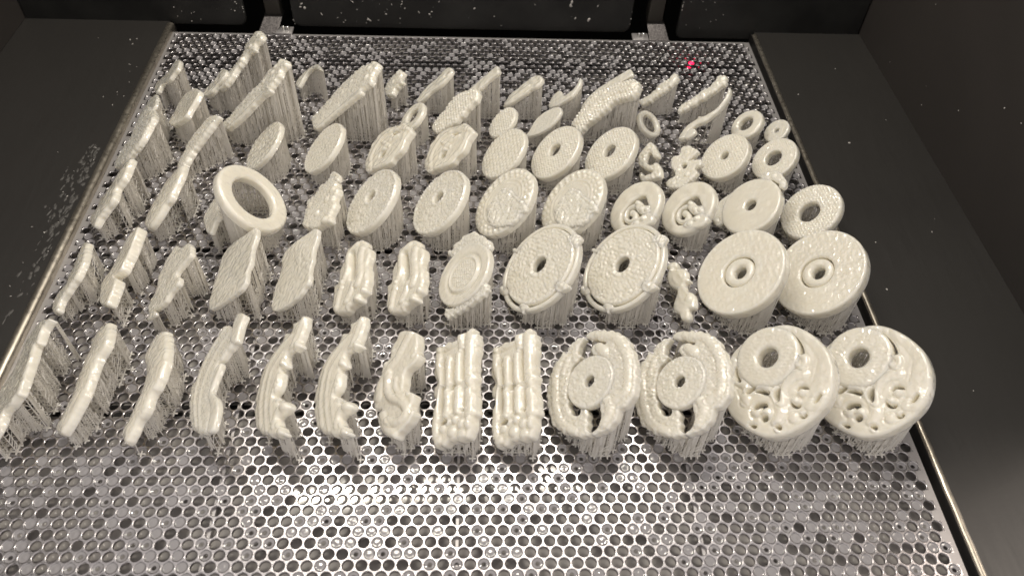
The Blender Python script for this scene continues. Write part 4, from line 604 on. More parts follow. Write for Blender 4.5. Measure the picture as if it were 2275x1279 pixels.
{'id': 'E8', 'name': 'printed_dragon', 'label': 'long serrated scaly dragon with curled head, largest piece at the back centre right', 'cat': 'dragon', 'group': 'printed carved plaques on the plate', 'O': [423.7, -158.5, 33.5], 'n': [-0.6867, -0.048, 0.7254], 'web': 0.95, 'b': [{'n': 'carved_body', 't': 6, 'dz': 0, 'o': [-1.6, 33.4, 6.1, 36.5, 13.6, 34.4, 17.2, 27.3, 12.1, 17.6, 7.8, 9.0, 9.6, 2.1, 10.6, -7.8, 11.2, -16.2, 11.3, -22.8, 13.8, -29.2, 2.3, -34.6, -3.0, -35.7, -8.3, -29.2, -12.0, -21.6, -17.6, -13.7, -20.9, -7.9, -19.4, 0.2, -16.1, 7.8, -12.4, 16.8, -7.8, 25.4], 's': [[[1.5, -32.7, -0.9, -17.1, -5.1, -1.2, -1.1, 15.8, 6.8, 29.8], 3.5, 1.6]], 'b': [[4.8, 31.1, 3.5, 1.8], [-4.7, 16.6, 3, 1.5], [-9.7, 3.1, 3, 1.5], [-7.8, -10.6, 3, 1.5], [-2.7, -23.4, 3, 1.5]], 'rel': ('grain', 1.2, 3.2, 1.5), 're': 2, 'ro': 1.4, 'dm': 0.8}]},
{'id': 'E9', 'name': 'printed_ring', 'label': 'thin glossy ring tipped the other way, behind the letter like dragon', 'cat': 'ring', 'group': 'printed discs and rings on the plate', 'O': [468.7, -163.3, 16.1], 'n': [0.5373, -0.2524, 0.8048], 'web': 0.6, 'b': [{'n': 'ring', 't': 4.5, 'dz': 0, 'c': [0.0, 0.0, 13.6], 'hc': [[0, 0, 8.3]], 're': 2}]},
{'id': 'E10', 'name': 'printed_claw', 'label': 'curved claw like hook with sharp upper tip, left of a plain thick ring', 'cat': 'hook', 'group': 'small printed hooks, rods and dragons on the plate', 'O': [509.9, -171.5, 25.9], 'n': [-0.6867, -0.048, 0.7254], 'web': 0.35, 'b': [{'n': 'carved_body', 't': 5, 'dz': 0, 'o': [-15.6, 33.9, -11.1, 34.1, -4.9, 30.0, 0.1, 22.4, 2.5, 14.6, 3.7, 5.4, 3.3, 1.1, 1.2, -3.7, 1.8, -11.1, 5.6, -14.9, 7.9, -19.2, 4.2, -24.6, -0.1, -22.5, -4.0, -15.9, -5.8, -9.8, -5.3, -2.7, -7.4, -0.3, -4.0, 3.2, -2.2, 7.2, -2.9, 18.0, -7.3, 26.4], 'rel': ('smooth', 0.3, 0.2), 're': 2.2}, {'n': 'tail_curl', 't': 4, 'dz': 0.6, 'o': [1.8, -11.6, 5.2, -7.2, 9.9, -7.5, 11.2, -12.2, 10.2, -17.3, 6.6, -18.5], 're': 1.6}]},
{'id': 'E11', 'name': 'printed_ring', 'label': 'plain thick ring with a wide opening, between the claw and the tiny disc', 'cat': 'ring', 'group': 'printed discs and rings on the plate', 'O': [553.8, -167.1, 19.8], 'n': [-0.6867, -0.048, 0.7254], 'web': 0.6, 'b': [{'n': 'ring', 't': 6, 'dz': 0, 'c': [0.0, 0.0, 15.6], 'hc': [[-1.4, -0.4, 6.7]], 're': 2.4}]},
{'id': 'E12', 'name': 'printed_disc', 'label': 'tiny disc with a pinhole, beside the right plate edge at the back', 'cat': 'disc', 'group': 'printed discs and rings on the plate', 'O': [580.6, -172.9, 17.3], 'n': [-0.6867, -0.048, 0.7254], 'web': 0.6, 'b': [{'n': 'disc', 't': 4, 'dz': 0, 'c': [0.0, 0.0, 12.0], 'hc': [[-0.1, 0.2, 2.2]], 'rel': ('noise', 0.2, 0.4)}]},
{'id': 'F1', 'name': 'printed_pendant', 'label': 'small slim curved pendant, leftmost of the back row', 'cat': 'pendant', 'group': 'small printed hooks, rods and dragons on the plate', 'O': [32.7, -119.9, 27.9], 'n': [-0.6867, -0.048, 0.7254], 'web': 0.5, 'b': [{'n': 'carved_body', 't': 4, 'dz': 0, 'o': [-12.8, 13.4, -2.1, 20.5, 9.3, 20.7, 11.7, 14.4, 13.7, 5.6, 4.8, -7.2, 11.3, -9.7, 10.5, -14.9, -4.8, -23.1, -11.5, -20.6, -9.7, -10.0, -7.9, 0.5, -13.7, 8.3], 'rel': ('scroll', 0.5, 0.25), 'ro': 0.5}]},
{'id': 'F2', 'name': 'printed_bar', 'label': 'short stubby bar crossed by the tall dragon plaque, second from left in the back row', 'cat': 'bar', 'group': 'small printed hooks, rods and dragons on the plate', 'O': [75.5, -123.4, 24.9], 'n': [-0.6867, -0.048, 0.7254], 'web': 0.6, 'b': [{'n': 'carved_body', 't': 5, 'dz': 0, 'o': [-13.3, 7.5, 0.1, 17.7, 7.6, 15.1, 9.9, 4.3, 12.4, -4.3, 3.8, -17.2, -5.8, -18.7, -6.5, -7.1, -9.0, 1.7], 'rel': ('smooth', 0.4, 0.2), 'ro': 0.3}]},
{'id': 'F3', 'name': 'printed_dragon', 'label': 'tall slim dragon plaque reaching highest, topmost of all pieces at the back left', 'cat': 'dragon', 'group': 'printed carved plaques on the plate', 'O': [101.1, -116.4, 43.6], 'n': [-0.6867, -0.048, 0.7254], 'web': 0.5, 'b': [{'n': 'carved_body', 't': 4.5, 'dz': 0, 'o': [-24.4, 20.7, -8.0, 31.0, 1.1, 31.7, 0.5, 22.9, 9.5, 22.5, 2.9, 12.5, 5.5, 6.4, 8.4, 4.9, 10.9, -3.4, 17.9, -11.9, 18.9, -21.8, 8.8, -38.1, -0.9, -43.1, -0.2, -33.5, 0.9, -17.1, -1.5, -6.3, -10.1, 3.1, -19.6, 3.3, -22.0, 11.8], 'b': [[-11.5, 24.9, 3, 1.4], [-3.0, 15.7, 3, 1.4], [3.8, 3.9, 2.6, 1.4]], 'rel': ('scroll', 1.1, 0.22), 're': 2, 'ro': 1.2, 'dm': 1.2}]},
{'id': 'F4', 'name': 'printed_hook', 'label': 'thin bent hook between the two long steep dragon plaques', 'cat': 'hook', 'group': 'small printed hooks, rods and dragons on the plate', 'O': [156.2, -107.0, 24.8], 'n': [-0.6867, -0.048, 0.7254], 'web': 0.5, 'b': [{'n': 'carved_body', 't': 4, 'dz': 0, 'o': [0.1, 14.3, 10.2, 18.5, 12.8, 17.7, -1.0, 6.7, -2.6, -3.2, 5.0, -9.5, 7.4, -14.0, -1.0, -18.6, -9.2, -16.2, -9.4, -7.4, -8.3, 1.5, -4.9, 8.4], 'rel': ('smooth', 0.2, 0.2), 're': 1.5}]},
{'id': 'F5', 'name': 'printed_dragon', 'label': 'small stubby lumpy dragon behind the small smooth ring at the back', 'cat': 'dragon', 'group': 'small printed hooks, rods and dragons on the plate', 'O': [236.0, -112.4, 20.7], 'n': [-0.6867, -0.048, 0.7254], 'web': 0.75, 'b': [{'n': 'carved_body', 't': 5, 'dz': 0, 'o': [-13.7, 6.6, -3.6, 11.6, 1.2, 8.9, 10.2, 9.7, 11.2, 0.6, 16.4, -3.4, 11.5, -10.5, -1.6, -14.1, -8.9, -9.7, -12.1, -3.6, -11.7, 3.6], 'b': [[-8.2, 4.6, 2.5, 1.3], [-0.3, -1.5, 2.5, 1.3]], 'rel': ('scroll', 1.6, 0.26), 're': 2, 'ro': 1.4, 'dm': 1}]},
{'id': 'F6', 'name': 'printed_spoon', 'label': 'slim ring topped spoon shape behind the small smooth ring', 'cat': 'spoon', 'group': 'small printed hooks, rods and dragons on the plate', 'O': [273.1, -126.9, 28.5], 'n': [-0.6867, -0.048, 0.7254], 'web': 0.6, 'b': [{'n': 'carved_body', 't': 4, 'dz': 0, 'o': [-9.2, 17.0, -2.4, 22.2, 4.1, 21.8, 7.5, 14.1, 8.7, 6.6, 6.2, -4.7, 7.4, -12.4, 6.5, -20.2, 0.4, -23.9, -2.4, -19.9, -5.9, -12.0, -7.1, -4.2, -6.1, 3.5, -8.2, 10.3], 'h': [[-0.5, 12.7, -1.5, 16.5, -0.3, 18.7, 1.8, 16.3, 2.2, 13.5]], 'rel': ('smooth', 0.3, 0.2), 're': 1.5}]},
{'id': 'F7', 'name': 'printed_rod', 'label': 'straight plain rod rising behind the blunt pebbled pendant', 'cat': 'rod', 'group': 'small printed hooks, rods and dragons on the plate', 'O': [313.2, -134.8, 33.7], 'n': [-0.6867, -0.048, 0.7254], 'web': 0.6, 'b': [{'n': 'carved_body', 't': 4, 'dz': 0, 'o': [-6.6, 22.5, -0.9, 24.5, 4.7, 23.3, 4.4, 12.3, 6.5, 1.3, 6.9, -11.5, 7.3, -24.5, 0.3, -31.6, -3.6, -21.9, -5.7, -10.4, -6.7, 0.7, -6.8, 12.6], 'rel': ('smooth', 0.2, 0.15), 're': 1.4}]},
{'id': 'F8', 'name': 'printed_spoon', 'label': 'slim spoon shaped piece with rounded top, right of the straight rod', 'cat': 'spoon', 'group': 'small printed hooks, rods and dragons on the plate', 'O': [354.0, -134.2, 29.3], 'n': [-0.6867, -0.048, 0.7254], 'web': 0.6, 'b': [{'n': 'carved_body', 't': 4, 'dz': 0, 'o': [-5.2, 17.7, 1.8, 21.4, 7.6, 20.0, 10.0, 13.6, 6.7, 7.1, 6.9, 1.8, 5.4, -8.6, 3.8, -19.2, 0.6, -25.2, -3.5, -22.0, -8.8, -15.8, -8.7, -6.7, -8.7, 2.3, -8.6, 11.1], 's': [[[0.2, -20.6, 0.2, -2.5, 1.2, 6.2], 2.5, 1]], 'rel': ('smooth', 0.3, 0.2), 're': 1.5}]},
{'id': 'F9', 'name': 'printed_hook', 'label': 'tiny curved horn with a frilly base, left of the serrated dragon', 'cat': 'hook', 'group': 'small printed hooks, rods and dragons on the plate', 'O': [392.3, -133.4, 24.6], 'n': [-0.6867, -0.048, 0.7254], 'web': 0.5, 'b': [{'n': 'carved_body', 't': 3.5, 'dz': 0, 'o': [-6.1, 18.7, -1.2, 18.9, 4.1, 14.7, 8.4, 7.9, 8.7, 1.0, 7.1, -7.4, 5.0, -14.0, -0.7, -19.8, -5.8, -17.5, -10.6, -13.2, -10.9, -4.2, -0.2, -1.7, 1.2, 4.1, 0.4, 11.1], 'rel': ('scroll', 0.5, 0.3), 'ro': 0.5}]},
{'id': 'F10', 'name': 'printed_rod', 'label': 'straight plain rod rising just behind the serrated dragon', 'cat': 'rod', 'group': 'small printed hooks, rods and dragons on the plate', 'O': [429.3, -137.3, 35.1], 'n': [-0.6867, -0.048, 0.7254], 'web': 0.6, 'b': [{'n': 'carved_body', 't': 4, 'dz': 0, 'o': [-3.1, 24.4, 1.0, 26.6, 6.9, 25.7, 6.2, 16.5, 3.9, 5.6, 2.5, -5.7, 3.9, -17.7, 4.8, -28.1, 0.1, -30.7, -5.6, -22.6, -8.4, -11.8, -7.3, 1.5, -5.4, 12.7], 'rel': ('smooth', 0.2, 0.15), 're': 1.4}]},
{'id': 'F11', 'name': 'printed_dragon', 'label': 'small knobbly dragon plaque, left one of the two behind the claw', 'cat': 'dragon', 'group': 'small printed hooks, rods and dragons on the plate', 'O': [480.7, -125.4, 26.3], 'n': [-0.6867, -0.048, 0.7254], 'web': 0.7, 'b': [{'n': 'carved_body', 't': 4.5, 'dz': 0, 'o': [-6.6, 18.4, -1.3, 19.7, 4.4, 16.2, 5.7, 8.6, 6.3, 2.0, 5.8, -6.1, 5.9, -14.4, 2.9, -22.0, -4.3, -22.2, -3.2, -13.7, -4.4, -3.4, -6.4, 3.7, -5.2, 11.6], 'b': [[-2.8, 15.0, 2.5, 1.3], [0.2, -1.3, 2.5, 1.3]], 'rel': ('scroll', 1.6, 0.26), 're': 2, 'ro': 1.6, 'dm': 0.8}]},
{'id': 'F12', 'name': 'printed_dragon', 'label': 'longer knobbly dragon plaque, right one of the two behind the claw', 'cat': 'dragon', 'group': 'small printed hooks, rods and dragons on the plate', 'O': [517.7, -138.5, 31.2], 'n': [-0.6867, -0.048, 0.7254], 'web': 0.75, 'b': [{'n': 'carved_body', 't': 4.5, 'dz': 0, 'o': [-5.6, 23.4, 0.6, 24.1, 5.9, 21.5, 6.3, 14.3, 6.7, 6.9, 5.8, -1.9, 5.2, -10.9, 4.2, -20.0, 2.5, -27.0, -1.5, -27.8, -5.4, -21.0, -4.1, -13.8, -4.7, -4.3, -3.7, 4.6, -4.0, 12.0, -8.3, 17.0], 'b': [[-1.0, 20.1, 2.5, 1.3], [1.7, -0.7, 2.5, 1.2], [0.4, -15.1, 2.5, 1.2]], 'rel': ('scroll', 1.7, 0.26), 're': 2, 'ro': 1.6, 'dm': 0.8}]}
]



def smooth_loop(p, step):
    """closed Catmull-Rom through the points, resampled at even steps (mm)."""
    p = np.asarray(p, float).reshape(-1, 2)
    n = len(p)
    out = []
    for i in range(n):
        a, b_, c, d = p[i - 1], p[i], p[(i + 1) % n], p[(i + 2) % n]
        for t in np.linspace(0, 1, 8, endpoint=False):
            out.append(0.5 * ((2 * b_) + (-a + c) * t + (2 * a - 5 * b_ + 4 * c - d) * t * t + (-a + 3 * b_ - 3 * c + d) * t ** 3))
    out = np.array(out)
    nx = np.roll(out, -1, 0)
    L = np.linalg.norm(nx - out, axis=1)
    s = np.concatenate([[0], np.cumsum(L)])
    m = max(8, int(s[-1] / step))
    t = np.linspace(0, s[-1], m, endpoint=False)
    ext = np.vstack([out, out[:1]])
    return np.stack([np.interp(t, s, ext[:, 0]), np.interp(t, s, ext[:, 1])], 1)


def circle_loop(c, step):
    m = max(14, int(2 * math.pi * c[2] / step))
    a = np.arange(m) * 2 * math.pi / m
    return np.stack([c[0] + c[2] * np.cos(a), c[1] + c[2] * np.sin(a)], 1)


def inside(pts, loops):
    """even-odd test against all loops."""
    r = np.zeros(len(pts), bool)
    x, y = pts[:, 0], pts[:, 1]
    for lp in loops:
        nx = np.roll(lp, -1, 0)
        for (x0, y0), (x1, y1) in zip(lp, nx):
            if y0 == y1: continue
            c = ((y0 > y) != (y1 > y))
            if c.any(): r ^= c & (x < (x1 - x0) * (y - y0) / (y1 - y0) + x0)
    return r


def seg_dist(pts, a, b_):
    d = b_ - a
    L2 = max(d @ d, 1e-9)
    t = np.clip(((pts - a) @ d) / L2, 0, 1)
    return np.linalg.norm(pts - (a + t[:, None] * d), axis=1)


def edge_dist(pts, loops):
    dd = np.full(len(pts), 1e9)
    for lp in loops:
        nx = np.roll(lp, -1, 0)
        for i in range(0, len(lp), 1):
            dd = np.minimum(dd, seg_dist(pts, lp[i], nx[i]))
    return dd


def sines(pts, f, rs, n=12):
    o = np.zeros(len(pts))
    for k in range(n):
        a = rs.uniform(0, 2 * math.pi)
        w = 2 * math.pi * f * rs.uniform(0.6, 1.5)
        o += np.sin(pts @ np.array([math.cos(a), math.sin(a)]) * w + rs.uniform(0, 6.28))
    return o / math.sqrt(n)


def smoothstep(a, b_, x):
    t = np.clip((x - a) / (b_ - a), 0, 1)
    return t * t * (3 - 2 * t)


def loops_of(e, step, rs):
    lp = [circle_loop(e['c'], step)] if 'c' in e else [smooth_loop(e['o'], step)]
    ro = e.get('ro', 0)
    if ro:
        l = lp[0]
        t = np.roll(l, -1, 0) - np.roll(l, 1, 0)
        nrm = np.stack([t[:, 1], -t[:, 0]], 1) / np.maximum(np.linalg.norm(t, axis=1), 1e-6)[:, None]
        s = np.arange(len(l)) / len(l)
        L = len(l) * step
        w = np.zeros(len(l))
        for k in range(7):
            cyc = max(1, round(L / rs.uniform(3.6, 13)))
            w += np.sin(2 * math.pi * cyc * s + rs.uniform(0, 6.28))
        lp[0] = l + nrm * (w * 0.12 * ro)[:, None]
    for h in e.get('hc', []): lp.append(circle_loop(h, step * 0.8))
    for h in e.get('h', []): lp.append(smooth_loop(h, step * 0.7))
    return lp


def relief(e, pts, d, rs):
    h = np.zeros(len(pts))
    c = np.array(e['c'][:2]) if 'c' in e else pts.mean(0)
    R = e['c'][2] if 'c' in e else 0.5 * max(np.ptp(pts[:, 0]), np.ptp(pts[:, 1]))
    rr = np.linalg.norm(pts - c, axis=1)
    rel = e.get('rel')
    if rel:
        k = rel[0]
        if k in ('scroll', 'ccalm'):
            amp, f = rel[1], rel[2]
            w = np.stack([sines(pts, f * 0.5, rs), sines(pts, f * 0.5, rs)], 1) * (0.28 / f)
            ph = sines(pts + w, f, rs, 9)
            g = np.abs(np.sin(1.7 * ph)) ** 0.8
            h0 = amp * 1.0 * (g - 0.6) + amp * (0.25 if amp > 0.75 else 0.06) * sines(pts, f * 3.0, rs)
            if k == 'ccalm': h0 *= 1 - smoothstep(0.45, 0.62, rr / R)
            h += h0
        elif k in ('grain', 'cgrain'):
            amp, pitch, gr = rel[1:4]
            ry = np.round(pts[:, 1] / (pitch * 0.866))
            ox = (ry % 2) * 0.5 * pitch
            rx = np.round((pts[:, 0] - ox) / pitch)
            dx = pts[:, 0] - (rx * pitch + ox)
            dy = pts[:, 1] - ry * pitch * 0.866
            jit = np.sin(rx * 12.9898 + ry * 78.233) * 43758.5453
            jit = jit - np.floor(jit)
            j2 = np.sin(rx * 39.346 + ry * 11.135) * 24634.6345
            j2 = j2 - np.floor(j2)
            dx = dx - (jit - 0.5) * 0.32 * pitch
            dy = dy - (j2 - 0.5) * 0.32 * pitch
            h0 = amp * (0.55 + 0.9 * j2) * np.sqrt(np.maximum(0, 1 - (dx * dx + dy * dy) / (gr * gr)))
            if k == 'cgrain': h0 *= (rr < rel[4] * R)
            if 'rim' in e: h0 *= smoothstep(e['rim'][0], e['rim'][0] + 0.8, d)
            h += h0
        elif k == 'smooth':
            h += rel[1] * sines(pts, rel[2] * 0.7, rs)
        elif k == 'noise':
            h += rel[1] * np.maximum(sines(pts, rel[2], rs, 24), -0.3)
    if 'rim' in e:
        h += e['rim'][1] * (1 - smoothstep(e['rim'][0] - 0.3, e['rim'][0] + 0.5, d))
    for rf, wf, hh in e.get('rg', []):
        h += hh * np.exp(-((rr - rf * R) / (wf * R * 0.6)) ** 2)
    for rf, cnt, br, hh in e.get('br', []):
        for i in range(cnt):
            a = 2 * math.pi * i / cnt
            q = c + rf * R * np.array([math.cos(a), math.sin(a)])
            q2 = ((pts - q) ** 2).sum(1) / (br * br)
            h = np.maximum(h, h * 0.3 + hh * np.sqrt(np.maximum(0, 1 - q2)))
    for pl, w, hh in e.get('s', []):
        pl = np.array(pl).reshape(-1, 2)
        dd = np.full(len(pts), 1e9)
        if len(pl) > 2:   # smooth the stroke
            t = np.linspace(0, len(pl) - 1, len(pl) * 5)
            i0 = np.clip(t.astype(int), 0, len(pl) - 2)
            P_ = lambda i: pl[np.clip(i, 0, len(pl) - 1)]
            u = (t - i0)[:, None]
            pl = 0.5 * (2 * P_(i0) + (P_(i0 + 1) - P_(i0 - 1)) * u + (2 * P_(i0 - 1) - 5 * P_(i0) + 4 * P_(i0 + 1) - P_(i0 + 2)) * u ** 2 + (3 * P_(i0) - P_(i0 - 1) - 3 * P_(i0 + 1) + P_(i0 + 2)) * u ** 3)
        for i in range(len(pl) - 1): dd = np.minimum(dd, seg_dist(pts, pl[i], pl[i + 1]))
        x = np.clip(dd / w, 0, 1)
        if hh < 0:
            h = h + hh * np.sqrt(1 - x * x)
            continue
        h = np.maximum(h * (0.35 + 0.65 * x), 0) * 1.0 + np.minimum(h, 0) * x + hh * np.sqrt(1 - x * x) - 0.25 * hh * np.exp(-((dd - w * 1.1) / 0.5) ** 2)
    for x, y, r, hh in e.get('b', []):
        q2 = ((pts - np.array([x, y])) ** 2).sum(1) / (r * r)
        h = np.maximum(h, h * 0.3 + hh * np.sqrt(np.maximum(0, 1 - q2)))
        q1 = np.sqrt(q2) * r
        h -= 0.3 * hh * np.exp(-((q1 - r * 1.12) / 0.45) ** 2)
    return h


def body_mesh(e, seed):
    rs = np.random.RandomState(seed)
    t = e['t']
    re = min(e.get('re', 1.3), 0.45 * t)
    rel = e.get('rel')
    hs = e.get('hs', 0.85)
    if rel and rel[0] in ('grain', 'cgrain'): hs = 0.56 if rel[2] < 2.5 else 0.66
    loops = loops_of(e, hs * 1.0, rs)
    allp = np.concatenate(loops)
    lo, hi = allp.min(0), allp.max(0)
    gx, gy = np.meshgrid(np.arange(lo[0], hi[0], hs), np.arange(lo[1], hi[1], hs * 0.866))
    gx = gx + (np.arange(gx.shape[0]) % 2)[:, None] * hs / 2
    G = np.stack([gx.ravel(), gy.ravel()], 1)
    G = G + rs.uniform(-0.06, 0.06, G.shape)
    G = G[inside(G, loops)]
    dG = edge_dist(G, loops)
    G = G[dG > 0.62]
    extra = []
    for lp in loops:
        tg = np.roll(lp, -1, 0) - np.roll(lp, 1, 0)
        nr = np.stack([tg[:, 1], -tg[:, 0]], 1) / np.maximum(np.linalg.norm(tg, axis=1), 1e-6)[:, None]
        for off in (0.12 * re, 0.32):
            for sg in (1, -1): extra.append(lp + nr * sg * off)
    X = np.concatenate(extra)
    X = X[inside(X, loops)]
    dX = edge_dist(X, loops)
    X = X[dX > 0.10 * re]
    allv = np.concatenate([allp, X, G])
    edges, k = [], 0
    for lp in loops:
        n = len(lp)
        edges += [(k + i, k + (i + 1) % n) for i in range(n)]
        k += n
    nb = k
    r = geometry.delaunay_2d_cdt([Vector(p) for p in allv], edges, [], 0, 1e-4)
    v2 = np.array([(p.x, p.y) for p in r[0]])
    tri = np.array(r[2])
    tri = tri[inside(v2[tri].mean(1), loops)]
    d = edge_dist(v2, loops)
    d[d < 1e-3] = 0
    ed = np.clip(d / re, 0, 1)
    z = -re * (1 - np.sqrt(np.maximum(0, 1 - (1 - ed) ** 2))) + relief(e, v2, d, rs) * smoothstep(0.0, 1.3, d)
    if 'dm' in e:      # gently domed face
        D = max(d.max(), 1.0)
        z = z + e['dm'] * np.sqrt(np.maximum(0, 1 - (1 - d / D) ** 2))
    V = np.c_[v2, z]
    n0 = len(V)
    # outline edges of the front: those used by one triangle
    ecount = {}
    for a, b_, c in tri:
        for p, q in ((a, b_), (b_, c), (c, a)): ecount[(p, q)] = ecount.get((p, q), 0) + 1
    rim = [(p, q) for (p, q) in ecount if (q, p) not in ecount]
    bids = sorted({p for pq in rim for p in pq})
    m = {b_: n0 + i for i, b_ in enumerate(bids)}
    side = np.c_[v2[bids], np.full(len(bids), -t + 0.5)]
    m2 = {b_: n0 + len(bids) + i for i, b_ in enumerate(bids)}
    bk = np.c_[v2[bids], np.full(len(bids), -t)]
    V = np.concatenate([V, side, bk])
    r2 = geometry.delaunay_2d_cdt([Vector(v2[b_]) for b_ in bids], [(bids.index(p), bids.index(q)) for p, q in rim], [], 0, 1e-4)
    F = [tuple(int(i) for i in f) for f in tri]
    for p, q in rim:
        F.append((q, p, m[p], m[q]))
        F.append((m[q], m[p], m2[p], m2[q]))
    nf = len(F)
    if len(r2[0]) == len(bids):
        t2 = np.array(r2[2])
        pv = np.array([(p.x, p.y) for p in r2[0]])
        t2 = t2[inside(pv[t2].mean(1), loops)]
        remap = [o[0] for o in r2[3]]
        for a, b_, c in t2: F.append((m2[bids[remap[a]]], m2[bids[remap[c]]], m2[bids[remap[b_]]]))
    me = mesh_from(e['n'], V * MM, F, RESIN, True)
    sm = np.ones(len(F), bool)
    sm[nf:] = False
    me.polygons.foreach_set("use_smooth", sm)
    return me, loops


class Sticks:
    """thin three-sided rods and single wall panels, gathered as numpy rows."""
    def __init__(self): self.rods, self.pan = [], []

    def rod(self, a, b_, r): self.rods.append((*a, *b_, r))

    def meshes(self):
        R = np.array(self.rods)
        a, b_, r = R[:, :3], R[:, 3:6], R[:, 6]
        d = b_ - a
        d = d / np.maximum(np.linalg.norm(d, axis=1), 1e-9)[:, None]
        ref = np.where(np.abs(d[:, 2:]) > 0.8, np.array([[1.0, 0, 0]]), np.array([[0, 0, 1.0]]))
        u = np.cross(d, ref); u /= np.linalg.norm(u, axis=1)[:, None]
        w = np.cross(d, u)
        V = []
        for k in range(3):
            o = (u * math.cos(k * 2.0944) + w * math.sin(k * 2.0944)) * r[:, None]
            V += [a + o, b_ + o]
        V = np.stack(V, 1).reshape(-1, 3)
        q = np.array([[0, 2, 3, 1], [2, 4, 5, 3], [4, 0, 1, 5]])
        Q = (q[None] + (np.arange(len(R)) * 6)[:, None, None]).reshape(-1, 4)
        return V, Q


